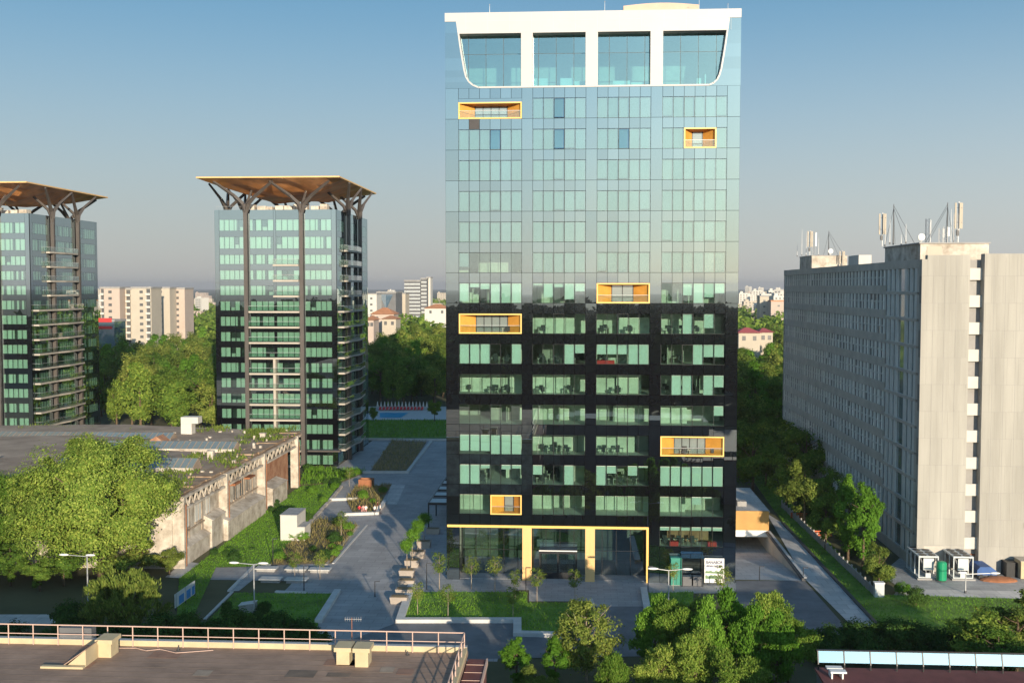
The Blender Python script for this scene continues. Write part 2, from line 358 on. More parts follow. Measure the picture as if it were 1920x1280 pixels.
# ---------------------------------------------------------------- trees
def crown_points(shape, rx, rz, zc, ncl, seed, lobes=0):
    g = np.random.default_rng(seed)
    if lobes:
        ld = unit(g.normal(size=(lobes, 3))); lc = ld * g.uniform(0.35, 0.78, (lobes, 1)); lr = g.uniform(0.22, 0.40, (lobes, 1))
        k = g.integers(0, lobes, ncl); d = unit(g.normal(size=(ncl, 3)) + ld[k] * 0.7 + np.array([0, 0, 0.25]))
        c = lc[k] + d * lr[k] * g.uniform(0.55, 1.0, (ncl, 1))
    else:
        d = unit(g.normal(size=(ncl, 3))); c = d * g.uniform(0.35, 1.0, (ncl, 1)) ** 0.6
    if shape == 'poplar': c[:, :2] *= (1.05 - 0.75 * np.clip(np.abs(c[:, 2:3]), 0, 1) ** 1.6)
    if shape == 'dome': c[:, 2] = np.where(c[:, 2] < 0, c[:, 2] * 0.75, c[:, 2])
    c = c * np.array([rx, rx, rz]) * g.uniform(0.88, 1.08, (ncl, 1))
    c[:, 2] += zc
    return g, c
def crown_mesh(name, shape, rx, rz, zc, ncl, nl, leaf, mat, seed, crad=0.3, upward=0.0, aspect=0.55, lobes=0):
    g, c = crown_points(shape, rx, rz, zc, ncl, seed, lobes)
    cr = crad * min(rx, rz) * g.uniform(0.5, 1.7, (ncl, 1))
    idx = np.repeat(np.arange(ncl), nl); n = len(idx)
    d = unit(g.normal(size=(n, 3)) + np.array([0, 0, 0.25]))
    rad = (g.uniform(0.3, 1.0, (n, 1)) + 0.25 * np.abs(g.normal(size=(n, 1)))) * cr[idx]
    P = c[idx] + d * rad * np.array([1, 1, 0.8])
    out = unit(c - np.array([0, 0, zc - 0.2 * rz]))[idx]
    nrm = unit(d * 0.9 + out * 0.8 + g.normal(size=(n, 3)) * 0.55 + np.array([0, 0, 0.15]))
    t = unit(np.cross(nrm, g.normal(size=(n, 3)))); 
    if upward: t = unit(t + np.array([0, 0, upward]) + out * 0.4 * upward)
    b = unit(np.cross(nrm, t)); s = leaf * g.uniform(0.6, 1.35, (n, 1))
    return quads_mesh(name, P, t * s * 0.5, b * s * 0.5 * aspect, mat)
def trunk_mesh(name, h, r, limbs, spread, mat, seed, base_split=0.45):
    g = random.Random(seed); mb = MB()
    pts = [(0, 0, 0), (g.uniform(-.1, .1) * r * 4, 0, h * 0.35), (g.uniform(-.2, .2) * r * 4, g.uniform(-.2, .2) * r * 3, h * 0.7), (0, 0, h)]
    mb.path(pts, [r * 1.25, r * 0.9, r * 0.6, r * 0.15], 7)
    for i in range(limbs):
        t = g.uniform(base_split, 0.85); a = 2 * pi * (i + g.random() * .6) / limbs
        z0 = h * t; q = Vector((0, 0, z0)); e = Vector((cos(a) * spread, sin(a) * spread, z0 + (h - z0) * g.uniform(.4, .9)))
        m = q.lerp(e, .5) + Vector((0, 0, -0.06 * spread))
        mb.path([q, m, e], [r * 0.5, r * 0.3, r * 0.06], 5)
    me = mb.build(name, mat, smooth=True); d = me.data; bpy.data.objects.remove(me); return d
KIND = {}
def kind(key, H0, crown, trunk): KIND[key] = (H0, crown, trunk)
def _mk():
    kind('big', 20, crown_mesh('crown', 'round', 11.0, 9.8, 10.2, 470, 270, 0.34, MT['leaf_big'], 3, 0.105, lobes=34), trunk_mesh('trunk', 15, 0.5, 7, 7, MT['trunk'], 1, .25))
    for i in range(4):
        kind('park%d' % i, 16, crown_mesh('crown', 'dome', [5.2, 4.6, 5.8, 4.3][i], [7.2, 7.4, 6.8, 7.6][i], 8.4, 70, 130, 0.62, MT[['leaf_park', 'leaf_park', 'leaf_olive', 'leaf_bright'][i]], 20 + i, 0.20, lobes=13), trunk_mesh('trunk', 12, 0.28, 5, 3, MT['trunk'], 30 + i))
    kind('pop', 20, crown_mesh('crown', 'poplar', 2.9, 9.4, 10.6, 60, 90, 0.7, MT['leaf_park'], 41, 0.36, 0.8), trunk_mesh('trunk', 17, 0.3, 3, 1, MT['trunk'], 42))
    for i in range(3):
        kind('mid%d' % i, 10, crown_mesh('crown', 'dome' if i < 2 else 'poplar', [3.0, 3.5, 2.6][i], [4.6, 4.3, 4.9][i], 5.1, 130, 110, 0.30, MT[['leaf_park', 'leaf_olive', 'leaf_bright'][i]], 50 + i, 0.15, lobes=14), trunk_mesh('trunk', 8, 0.16, 6, 1.8, MT['trunk'], 60 + i))
    for i in range(3):
        kind('near%d' % i, 9, crown_mesh('crown', ['dome', 'poplar', 'dome'][i], [2.7, 2.3, 2.9][i], [4.1, 4.6, 3.8][i], 4.9, 200, 135, 0.25, MT[['leaf_big', 'leaf_bright', 'leaf_big'][i]], 70 + i, 0.16, [1.0, 1.8, 0.8][i], 0.42, lobes=15), trunk_mesh('trunk', 7.6, 0.12, 9, 1.9, MT['trunk'], 80 + i, .2))
    kind('pine', 9, crown_mesh('crown', 'dome', 3.3, 4.0, 5.0, 95, 120, 0.27, MT['leaf_olive'], 77, 0.17, 0.1, 0.5), trunk_mesh('trunk', 8.6, 0.12, 14, 2.4, MT['ltrunk'], 87, .2))
    kind('sumac', 7, crown_mesh('crown', 'dome', 5.2, 3.2, 3.7, 130, 110, 0.42, MT['leaf_olive'], 91, 0.17, 2.2, 0.30), trunk_mesh('trunk', 5, 0.15, 9, 3.5, MT['trunk'], 92, .15))
    kind('bush', 3, crown_mesh('crown', 'dome', 2.0, 1.5, 1.45, 60, 80, 0.24, MT['leaf_dark'], 95, 0.30), trunk_mesh('trunk', 2, 0.07, 6, 1.2, MT['trunk'], 96, .1))
    kind('bushl', 3, crown_mesh('crown', 'dome', 1.9, 1.45, 1.4, 60, 80, 0.22, MT['leaf_bright'], 97, 0.28), trunk_mesh('trunk', 2, 0.07, 6, 1.2, MT['trunk'], 98, .1))
    kind('young', 5, crown_mesh('crown', 'dome', 1.15, 1.7, 3.1, 26, 34, 0.20, MT['leaf_olive'], 101, 0.32), trunk_mesh('trunk', 4.4, 0.05, 7, 0.8, MT['ltrunk'], 102, .3))
    kind('lolli', 4, crown_mesh('crown', 'round', 0.95, 0.80, 3.2, 46, 50, 0.17, MT['leaf_bright'], 105, 0.42), trunk_mesh('trunk', 3.1, 0.06, 4, 0.5, MT['ltrunk'], 106, .8))
_mk()
def tree(name, key, loc, h, label, cat, group=None, wide=1.0, rz=None):
    H0, cm, tm = KIND[key]; s = h / H0
    t = thing(name, loc, label, cat, group, R.uniform(0, 6.28) if rz is None else rz); t.scale = (s * wide, s * wide, s)
    for nm, me in (('trunk', tm), ('crown', cm)):
        o = bpy.data.objects.new(nm, me); COL.objects.link(o); o.parent = t
    return t

# ================================================================ ground and paving
Y0 = G(845, 1086).y
X0 = PY(834.8, 200, Y0).x; X1 = PY(1388, 200, Y0).x
RX0, RX1, RYa, RYb = X1 + 0.15, G(1507, 1087).x, G(1440, 1087).y, 165.0       # garage ramp opening
def ground_sheet():
    xs = [-16000, RX0, RX1, 16000]; ys = [-16000, RYa, RYb, 16000]; mb = MB()
    for i in range(3):
        for j in range(3):
            if i == 1 and j == 1: continue
            mb.face([(xs[i], ys[j], 0), (xs[i + 1], ys[j], 0), (xs[i + 1], ys[j + 1], 0), (xs[i], ys[j + 1], 0)])
    return tag(mb.build('ground', MT['ground']), kind='structure')
ground_sheet()
# plaza paving: everything between the ruined hall and the ramp
sheet('plaza_paving', [(-50, 134), (-50, 262), (X0 - 0.5, 262), (X0 - .5, Y0 + 60), (X0 - .5, Y0 - 0.5), (-8, Y0 - .5), (-8, 106), (-36, 106), (-36, 134)], 0.02, MT['paver'], px=False)
sheet('entrance_paving', [(795, 1076), (1382, 1092), (1378, 1112), (1215, 1112), (1213, 1137), (1118, 1137), (1105, 1127), (992, 1127), (992, 1106), (783, 1106)], 0.035, MT['midpave'])
sheet('front_road', [(640, 1206), (748, 1166), (968, 1168), (968, 1190), (1105, 1197), (1118, 1137), (1213, 1137), (1230, 1230), (900, 1235), (640, 1235)], 0.05, MT['asphalt'])
sheet('service_road', [(1380, 1089), (1509, 1089), (1612, 1205), (1380, 1205)], 0.05, MT['asphalt'])
sheet('side_path', [(1437, 962), (1466, 980), (1642, 1172), (1602, 1178), (1512, 1088), (1509, 1086)], 0.05, MT['lightpave'])
sheet('yard_paving', [(1652, 1075), (1700, 1035), (1990, 1040), (1990, 1112), (1690, 1105)], 0.03, MT['midpave'])
sheet('yard_footway', [(1685, 1103), (1990, 1110), (1990, 1124), (1672, 1120)], 0.05, MT['lightpave'])
LAWN_L = [(392, 1042), (484, 972), (520, 942), (565, 912), (640, 905), (598, 958), (560, 1000), (505, 1062), (405, 1064), (352, 1180), (330, 1180), (336, 1085)]
LAWN_F = [(390, 1165), (440, 1112), (630, 1113), (597, 1168), (590, 1200), (380, 1200)]
LAWN_P = [(774, 1110), (989, 1110), (989, 1130), (1105, 1130), (1112, 1160), (1040, 1188), (970, 1186), (970, 1162), (752, 1160)]
LAWN_Q = [(1213, 1112), (1300, 1110), (1300, 1185), (1222, 1185)]
LAWN_R = [(1400, 885), (1425, 880), (1500, 960), (1650, 1115), (1960, 1124), (1960, 1210), (1690, 1210), (1646, 1172), (1468, 980)]
LAWN_N = [(0, 1060), (330, 1050), (330, 1180), (0, 1165)]
for nm, p in (('lawn', LAWN_L), ('lawn', LAWN_F), ('lawn', LAWN_P), ('lawn', LAWN_Q), ('lawn', LAWN_R)):
    sheet(nm, p, 0.075, MT['lawn'])
sheet('path', [(-60, 1152), (150, 1152), (150, 1172), (-60, 1172)], 0.06, MT['lightpave'])
sheet('path', [(345, 1052), (400, 1060), (352, 1085), (310, 1082)], 0.06, MT['lightpave'])
BED_A = [(507, 1060), (560, 1000), (600, 972), (672, 985), (622, 1056)]
BED_B = [(662, 963), (648, 935), (668, 912), (700, 912), (735, 908), (716, 940), (704, 961)]
BED_C = [(694, 884), (735, 826), (800, 829), (762, 884)]
BED_D = [(560, 912), (575, 880), (690, 884), (640, 905)]
for p in (BED_A, BED_B, BED_C, BED_D): sheet('planting_bed', p, 0.09, MT['dirt'])
sheet('paving_slab', [(722, 945), (733, 908), (760, 909), (744, 945)], 0.045, MT['lightpave'])
sheet('terrace_paving', [(640, 880), (668, 884), (716, 834), (690, 832)], 0.06, MT['midpave'])
kerb('kerb', [(687, 985), (625, 1056)], 0.30, 0.12, MT['kerb'])
kerb('kerb', [(672, 985), (612, 1058)], 0.35, 0.12, MT['plaster'])
kerb('kerb', [(650, 966), (706, 964), (722, 942)], 0.7, 0.45, MT['kerb'])
kerb('kerb', [(622, 938), (668, 937)], 0.7, 0.45, MT['kerb'])
kerb('kerb', [(568, 995), (622, 936), (640, 914)], 0.5, 0.35, MT['plaster'])
kerb('kerb', [(664, 887), (764, 887), (808, 829)], 0.6, 0.45, MT['kerb'])
kerb('kerb', [(680, 825), (838, 826)], 0.6, 0.5, MT['kerb'])
kerb('kerb', [(772, 1100), (750, 1166), (970, 1166), (970, 1191), (1045, 1193)], 0.9, 0.45, MT['kerb'])
kerb('kerb', [(1108, 1128), (1116, 1162)], 0.5, 0.35, MT['kerb'])
kerb('kerb', [(1207, 1108), (1218, 1172)], 0.8, 0.45, MT['kerb'])
kerb('kerb', [(632, 1112), (598, 1166)], 0.8, 0.45, MT['kerb'])
kerb('kerb', [(520, 1110), (570, 1112)], 0.5, 0.2, MT['kerb'])
kerb('kerb', [(435, 1110), (385, 1160)], 0.35, 0.12, MT['kerb'])
kerb('kerb', [(1467, 981), (1643, 1171)], 0.35, 0.30, MT['darkgrey'])
kerb('kerb', [(RX1 - 0.15, RYa), (RX1 - 0.15, RYb)], 0.3, 0.35, MT['darkgrey'], px=False)
kerb('kerb', [(505, 1060), (478, 1060), (430, 1108)], 0.4, 0.2, MT['kerb'])
sheet('path', [(470, 1066), (500, 1066), (448, 1108), (430, 1108)], 0.06, MT['midpave'])
blades('lawn_grass', [LAWN_L], 20, 0.26, MT['blade'], 0.35, 0.045, 1, 0.07)
blades('lawn_grass', [LAWN_F, LAWN_P, LAWN_Q], 18, 0.24, MT['blade'], 0.4, 0.045, 2, 0.07)
blades('lawn_grass', [LAWN_R], 9, 0.25, MT['blade'], 0.4, 0.05, 3, 0.07)
blades('ornamental_grass', [BED_A, BED_B], 9, 0.75, MT['dryblade'], 0.45, 0.05, 4, 0.08)
blades('ornamental_grass', [BED_C], 5, 0.9, MT['dryblade'], 0.5, 0.05, 5, 0.08)
blades('ornamental_grass', [BED_D], 8, 1.1, MT['blade'], 0.35, 0.06, 6, 0.08)

# garage ramp, its retaining wall and the entrance block
def ramp():
    mb = MB(); mb.face([(RX0, RYa, 0), (RX1, RYa, 0), (RX1, RYb, -2.9), (RX0, RYb, -2.9)])
    mb.face([(RX0, RYb, -2.9), (RX1, RYb, -2.9), (RX1, RYb + 14, -2.95), (RX0, RYb + 14, -2.95)])
    tag(mb.build('garage_ramp', MT['lightpave']), kind='structure')
    t = thing('retaining_wall', (RX1, RYa, 0), 'beige stone retaining wall along the garage ramp', 'wall')
    mb = MB(); mb.box(RX1, RYa, -3.2, RX1 + .3, RYb + 14, 0.01); mb.build('wall', MT['ramprender'], t)
    mb = MB(); mb.box(RX1 - .02, RYa, 0.35, RX1 + .34, RYb, 0.42); mb.build('coping', MT['kerb'], t)
    t = thing('retaining_wall', (RX0, RYa, 0), 'dark basement wall below the black tower beside the ramp', 'wall')
    mb = MB(); mb.box(RX0 - .14, RYa, -3.2, RX0 - .002, RYb + 14, 0.0); mb.build('wall', MT['concgrey'], t)
    b = thing('garage_entrance', (RX0, RYb, 0), 'low garage entrance block with gold front panel', 'building')
    zt = PY(1410, 957, RYb).z
    mb = MB(); mb.box(RX0, RYb - .25, 0.45, RX1 + .15, RYb - .02, zt); mb.build('front_panel', MT['boxgold'], b)
    mb = MB(); mb.box(RX0, RYb - .3, -0.55, RX1, RYb, 0.43); mb.build('lintel', MT['white'], b)
    mb = MB(); mb.box(RX0, RYb, 0.45, RX1 + .15, RYb + 19, zt - .3); mb.build('wall', MT['concgrey'], b)
    mb = MB(); mb.box(RX0 - .0, RYb, zt - .3, RX1 + .3, RYb + 19.3, zt - .05); mb.build('roof', MT['lightpave'], b)
    mb = MB(); mb.box(RX0 + 1.0, RYb + 3.5, zt - .05, RX0 + 4.2, RYb + 6, zt + .9); mb.box(RX0 + 4.8, RYb + 3.5, zt - .05, RX0 + 6.2, RYb + 5, zt + .7); mb.build('roof_unit', MT['concgrey'], b)
    mb = MB(); mb.box(RX0, RYb + 13.6, -2.94, RX1, RYb + 13.9, -.02); mb.build('garage_door', MT['black'], b)
ramp()

# ================================================================ main office tower
def main_tower():
    t = thing('office_tower', ((X0 + X1) / 2, Y0, 0), 'tall black glass office tower with white crown and gold loggias', 'office tower')
    zb14 = PY(1300, 1025, Y0).z; zb0 = PY(1050, 222, Y0).z; FH = (zb0 - zb14) / 14; WH = FH * 37.6 / 57.36
    zb = [zb0 - FH * k for k in range(15)]
    bx = [(859.6, 978.4, 6), (999.0, 1098.7, 5), (1120.0, 1220.5, 5), (1242.5, 1363.7, 6)]
    bays = [(PY(a, 200, Y0).x, PY(b, 200, Y0).x, n) for a, b, n in bx]
    zt = PY(1110, 21, Y0).z; zsh = PY(1110, 37.5, Y0).z; zband = PY(1110, 60.5, Y0).z; zbot = PY(1110, 163.5, Y0).z
    gaps = [(X0, bays[0][0])] + [(bays[i][1], bays[i + 1][0]) for i in range(3)] + [(bays[3][1], X1)]
    g = 0.022
    clad = MB(); back = MB(); rr = random.Random(4)
    def panel(x0, x1, z0, z1, til=0.0018):
        ty, tx = rr.gauss(0, til), rr.gauss(0, til)
        y = [Y0 - .03 + a * tx * (x1 - x0) / 2 + b * ty * (z1 - z0) / 2 for a, b in ((-1, -1), (1, -1), (1, 1), (-1, 1))]
        clad.face([(x0 + g, y[0], z0 + g), (x1 - g, y[1], z0 + g), (x1 - g, y[2], z1 - g), (x0 + g, y[3], z1 - g)])
    def region(x0, x1, z0, z1, nx, zs):
        back.box(x0, Y0 + .04, z0, x1, Y0 + .28, z1)
        for i in range(nx):
            for a, b in zip(zs[:-1], zs[1:]):
                panel(x0 + (x1 - x0) * i / nx, x0 + (x1 - x0) * (i + 1) / nx, a, b)
    # columns between the bays, jointed at every window sill
    lob = zb[13] - 1.35
    for i, (a, b) in enumerate(gaps):
        lo = 0.0 if i in (0, 4) else (lob if i in (1, 2) else 0.0)
        zs = [z for z in [lo] + zb[::-1] if z >= lo - 1e-3] + [zbot]
        zs = sorted(set(round(z, 4) for z in zs)); region(a, b, lo, zbot, 1, zs)
    # spandrels
    brown = None
    for i, (a, b, n) in enumerate(bays):
        region(a, b, zb[0] + WH, zbot, n, [zb[0] + WH, zbot])
        for k in range(14):
            if i < 3 and k == 13: continue
            region(a, b, zb[k + 1] + WH, zb[k], n, [zb[k + 1] + WH, zb[k]])
        if i < 3: region(a, b, lob, zb[13], n, [lob, zb[13]])
        else: region(a, b, 0.0, zb[14], 3, [0, zb[14] * .5, zb[14]])
    mw = (bays[0][1] - bays[0][0]) / 6
    # shoulders beside the crown curve
    lc = [(855.0, 41), (858, 62), (861, 85), (865, 110), (869, 133), (872.5, 146), (878, 155), (886, 162), (897, 166.5)]
    rc = [(1368.5, 31), (1365.5, 55), (1362, 80), (1358, 105), (1354, 128), (1350.5, 140), (1346, 149), (1339, 156), (1330, 160)]
    def curve(c):
        q = [PY(u, v, Y0) for u, v in c]; z0_, z1_ = q[0].z, q[-1].z
        return [(p.x, zsh + (p.z - z0_) / (z1_ - z0_) * (zbot - zsh)) for p in q]
    LC, RC = curve(lc), curve(rc)
    for C, xe in ((LC, X0), (RC, X1)):
        for (xa, za), (xb, zb_) in zip(C[:-1], C[1:]):
            p = [(xe, Y0 - .03, za), (xa, Y0 - .03, za), (xb, Y0 - .03, zb_), (xe, Y0 - .03, zb_)]
            if xe > 0: p = p[::-1]
            p = p[::-1]
            clad.face(p)
            back.prism([(q[0], Y0 + .03, q[2]) for q in p], (0, .3, 0))
    back.build('backing_wall', MT['backing'], t)
    c = clad.build('cladding', MT['spandrel'], t)
    mb = MB(); x = bays[0][0] + mw; mb.box(x + .03, Y0 - .10, zb[1] + WH + .05, x + mw - .03, Y0 - .035, zb[0] - .05); mb.build('missing_panel', M('bare_brown_board', (0.065, 0.06, 0.06), .9), t)
    # loggias: (floor, bay, first module, last module)
    logs = [(0, 0, 0, 5), (1, 3, 2, 4), (6, 2, 0, 4), (7, 0, 0, 5), (11, 3, 0, 5), (13, 0, 3, 5)]
    door_px = {0: (891, 951), 1: (1298, 1317), 6: (1147, 1187), 7: (893, 952), 11: (1264, 1322), 13: (946, 963)}
    taken = set()
    for k, i, m0, m1 in logs:
        a, b, n = bays[i]; w = (b - a) / n; xa, xb = a + m0 * w, a + (m1 + 1) * w
        for m in range(m0, m1 + 1): taken.add((k, i, m))
        zlo, zhi = zb[k], zb[k] + WH
        if k == 0: zhi = zb[k] + WH * .82
        u0, u1 = door_px[k]; vv = UV((xa, Y0, (zlo + zhi) / 2))[1]
        D = 1.7; dx0, dx1 = PY(u0, vv, Y0 + D).x, PY(u1, vv, Y0 + D).x
        lg = bpy.data.objects.new('loggia', None); COL.objects.link(lg); lg.parent = t; lg.location = (xa - t.location.x, 0, zlo)
        f = MB(); e = .16
        f.box(xa, Y0 - .14, zlo, xb, Y0 + .05, zlo + e); f.box(xa, Y0 - .14, zhi - e, xb, Y0 + .05, zhi)
        f.box(xa, Y0 - .14, zlo + e, xa + e, Y0 + .05, zhi - e); f.box(xb - e, Y0 - .14, zlo + e, xb, Y0 + .05, zhi - e)
        f.build('frame', MT['goldedge'], lg)
        if k == 0:
            q = MB(); q.box(xa, Y0 + .0, zhi + .01, xb, Y0 + .2, zb[0] + WH); q.build('top_panel', MT['spandrel'], lg)
        s = MB()
        s.face([(xa + .02, Y0 + .05, zlo), (dx0, Y0 + D, zlo + .1), (dx0, Y0 + D, zhi - .25), (xa + .02, Y0 + .05, zhi)])
        s.face([(xb - .02, Y0 + .05, zlo), (xb - .02, Y0 + .05, zhi), (dx1, Y0 + D, zhi - .25), (dx1, Y0 + D, zlo + .1)])
        s.face([(xa + .02, Y0 + .05, zlo), (xb - .02, Y0 + .05, zlo), (dx1, Y0 + D, zlo + .1), (dx0, Y0 + D, zlo + .1)])
        s.face([(xa + .02, Y0 + .05, zhi), (dx0, Y0 + D, zhi - .25), (dx1, Y0 + D, zhi - .25), (xb - .02, Y0 + .05, zhi)])
        s.build('lining', MT['gold'], lg)
        d = MB(); d.box(dx0, Y0 + D, zlo + .05, dx1, Y0 + D + .05, zhi - .2); d.build('door', MT['darkglass'], lg)
        q = MB(); nd = max(1, round((dx1 - dx0) / 1.1))
        for j in range(nd + 1):
            x = dx0 + (dx1 - dx0) * j / nd; q.box(x - .05, Y0 + D - .07, zlo + .1, x + .05, Y0 + D - .01, zhi - .25)
        q.box(dx0, Y0 + D - .062, zlo + .75, dx1, Y0 + D - .012, zlo + .83)
        q.build('door_frame', MT['black'], lg)
        b2 = MB(); b2.box(xa + e, Y0 - .05, zlo + e, xb - e, Y0 - .03, zlo + 1.0); b2.build('balustrade', MT['railglass'], lg)
        b3 = MB(); b3.box(xa + e, Y0 - .07, zlo + 1.0, xb - e, Y0 - .01, zlo + 1.04); b3.build('handrail', MT['steel'], lg)
    # ribbon windows: one per bay and floor, with frame and blinds
    style = {}   # (floor, bay): list of blind drop per module, 0 none .. 1 full
    style[(8, 0)] = [1, 1, 1, 0, 0, 1]; style[(8, 1)] = [0, 0, 0, 1, .45]; style[(8, 2)] = [.5, .5, .5, 1, 1]; style[(8, 3)] = [0, 0, 0, 1, .62, .62]
    style[(9, 3)] = [.0, 1, 1, .0, 1, 0.6]; style[(11, 0)] = [.85, .85, .85, 1, 1, 1]; style[(12, 0)] = [1, 1, .2, 0, .25, .2]
    style[(12, 2)] = [1, .4, 0, .5, .1]; style[(12, 3)] = [1, 1, 1, 1, 1, 1]; style[(12, 1)] = [.5, 0, 0, 1, 0]; style[(14, 3)] = [.2] * 6
    style[(7, 3)] = [0, 0, 1, 0, .7, 0]; style[(13, 3)] = [0, 0, 0, .4, .1, 0]; style[(10, 3)] = [0, 0, 0, 0, 0, .5]; style[(6, 3)] = [0, 0, .6, 1, .7, .5]
    style[(6, 0)] = [.9, .2, .3, 1, 1, 1]; style[(6, 1)] = [.1, .7, .2, .8, .4]; style[(5, 0)] = [.7, 0, 0, 0, 0, 0]
    tilted = {(0, 1, 2), (1, 0, 3), (1, 1, 2), (1, 2, 2)}
    for k in range(15):
        for i, (a, b, n) in enumerate(bays):
            if k == 14 and i < 3: continue
            w = (b - a) / n; allm = [m for m in range(n) if (k, i, m) not in taken]
            runs = []
            for m in allm:
                if runs and runs[-1][-1] == m - 1: runs[-1].append(m)
                else: runs.append([m])
            for mods in runs:
                pane = MB(); fr = MB(); bl = MB(); z0, z1 = zb[k], zb[k] + WH; op = 3 if i in (0,) else 2
                for m in mods:
                    x0, x1 = a + m * w + .022, a + (m + 1) * w - .022
                    if (k, i, m) in tilted:
                        pane.face([(x0 + .03, Y0 - .30, z0 + .05), (x1 - .03, Y0 - .30, z0 + .05), (x1 - .03, Y0 - .02, z1 - .05), (x0 + .03, Y0 - .02, z1 - .05)])
                    else:
                        ty, tx = rr.gauss(0, .0026), rr.gauss(0, .0032)
                        y = [Y0 - .03 + p * tx + q * ty for p, q in ((-1, -1), (1, -1), (1, 1), (-1, 1))]
                        pane.face([(x0, y[0], z0 + .03), (x1, y[1], z0 + .03), (x1, y[2], z1 - .03), (x0, y[3], z1 - .03)])
                    lw = .07 if m == op else .035
                    fr.box(x0 - .03 - lw * .3, Y0 + .02, z0, x0 - .03 + lw, Y0 + .16, z1)
                    if m == op:
                        fr.box(x1 + .03 - lw, Y0 + .02, z0, x1 + .03 + lw * .3, Y0 + .16, z1)
                        e = .035
                        fr.box(x0 - .025, Y0 - .06, z0 - .0, x0 + e - .02, Y0 - .035, z1); fr.box(x1 - e + .02, Y0 - .06, z0, x1 + .025, Y0 - .035, z1)
                        fr.box(x0 + e - .02, Y0 - .06, z0, x1 - e + .02, Y0 - .035, z0 + e); fr.box(x0 + e - .02, Y0 - .06, z1 - e, x1 - e + .02, Y0 - .035, z1)
                        fr.box(x0 - .02, Y0 - .04, z0 + .01, x0 + .0, Y0 + .05, z0 + .04)
                    st = style.get((k, i)); dr = st[m] if st else (0 if k > 5 else rr.choice([.9, 1, 1, 1, 1, 1, 1]))
                    if dr > 0: bl.box(x0 + .05, Y0 + .34, z1 - dr * WH, x1 - .05, Y0 + .37, z1 + .1)
                fr.box(a + mods[0] * w, Y0 + .04, z0 + .002, a + (mods[-1] + 1) * w, Y0 + .12, z0 + .05)
                o = pane.build('window', MT['glass'], t)
                fr.build('frame', MT['black'], o)
                if bl.v:
                    bl.box(a + mods[0] * w + .02, Y0 + .33, z1 + .02, a + (mods[-1] + 1) * w - .02, Y0 + .38, z1 + .09)
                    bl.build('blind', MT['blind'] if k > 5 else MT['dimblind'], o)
    # interior: slabs, rear wall, partitions, desks
    for k in range(15):
        mb = MB(); za = zb[k] - .12; zl = (zb[k + 1] + WH + .18) if k < 14 else za - .5
        if k == 13: zl = lob + .3
        xa, xb = (X0 + .4, X1 - .4) if k < 14 else (bays[3][0] - .9, X1 - .4)
        mb.box(xa, Y0 + .30, zl, xb, Y0 + 11, za); mb.build('floor_slab', MT['ceil'], t)
    mb = MB(); mb.box(X0 + .35, Y0 + 11.0, 0, X1 - .35, Y0 + 35.6, zsh - .3); mb.build('core_wall', MT['carpet'], t)
    pt = MB()
    for k in range(5, 15):
        for i in range(4):
            if k == 14 and i < 3: continue
            a, b, n = bays[i]; zf = zb[k] - .11
            for q in range(rr.choice([0, 1, 1, 2])):
                x = a + (b - a) * rr.random(); y = rr.uniform(2.5, 6); pt.box(x, Y0 + y, zf, x + .15, Y0 + 10.9, zf + 2.7)
            if rr.random() < .45:
                y = rr.uniform(5, 8); x = a + (b - a) * rr.uniform(0, .5); pt.box(x, Y0 + y, zf, x + rr.uniform(2, 5), Y0 + y + .12, zf + 2.65)
    pt.build('partition', MT['carpet'], t)
    for k in range(6, 14):
        for i, (a, b, n) in enumerate(bays):
            zf = zb[k] - .11; x = a - .3
            rm = MB()
            while x < b + .2:
                w_ = min(rr.uniform(2.5, 6.5), b + .3 - x)
                if rr.random() < (.85 if k in (9, 10, 13, 7) else .6): y = Y0 + rr.uniform(3.0, 6.5); rm.box(x, y, zf, x + w_ - .1, y + .1, zf + rr.choice([2.66, 2.66, 2.1]))
                x += w_
            if rm.v: tag(rm.build('room_divider', MT['roomwall'], t), kind='stuff')
    dk = MB(); ch = MB()
    for k in range(7, 15):
        for i in range(4):
            if k in (13, 10) or (k == 14 and i < 3): continue
            a, b, n = bays[i]; zf = zb[k] - .11
            for row in range(3):
                x = a + rr.uniform(0, .8)
                while x < b - 1.4:
                    if rr.random() < .6:
                        y = Y0 + 1.5 + row * 2.8 + rr.uniform(-.3, .3); dk.box(x, y, zf + .68, x + 1.4, y + .7, zf + .75)
                        dk.box(x + .1, y + .05, zf, x + .15, y + .65, zf + .68); dk.box(x + 1.25, y + .05, zf, x + 1.3, y + .65, zf + .68)
                        ch.box(x + .4, y + .3, zf + .78, x + .95, y + .34, zf + 1.15)
                        xx = x + rr.uniform(.3, .7); ch.box(xx, y - .65, zf + .4, xx + .5, y - .15, zf + .5); ch.box(xx, y - .66, zf + .5, xx + .5, y - .6, zf + 1.0); ch.tube((xx + .25, y - .4, zf), (xx + .25, y - .4, zf + .4), .05)
                    x += 1.75
    tag(dk.build('desk', MT['desk'], t), kind='stuff'); tag(ch.build('office_chair', MT['chairdark'], t), kind='stuff')
    mb = MB(); a, b, n = bays[2]; mb.box(a + .1, Y0 + .7, zb[8] - .11, a + 2.3, Y0 + 1.5, zb[8] + .45); mb.build('sofa', MT['red'], t)
    mb = MB(); a, b, n = bays[3]
    mb.box(a + 1.3, Y0 + .6, zb[14] - .1, a + 2.4, Y0 + 1.4, zb[14] + .5); mb.box(a + 6.1, Y0 + .6, zb[14] - .1, a + 7.2, Y0 + 1.4, zb[14] + .5); mb.build('armchair', MT['red'], t)
    mb = MB(); mb.box(a + 1.2, Y0 + 3.5, zb[14] - .1, a + 6.5, Y0 + 3.7, zb[14] + 2.2); mb.build('partition', MT['brick'], t)
    # lobby
    gz0, gz1 = lob - .32, lob - .02; xr = bays[2][1] + .05
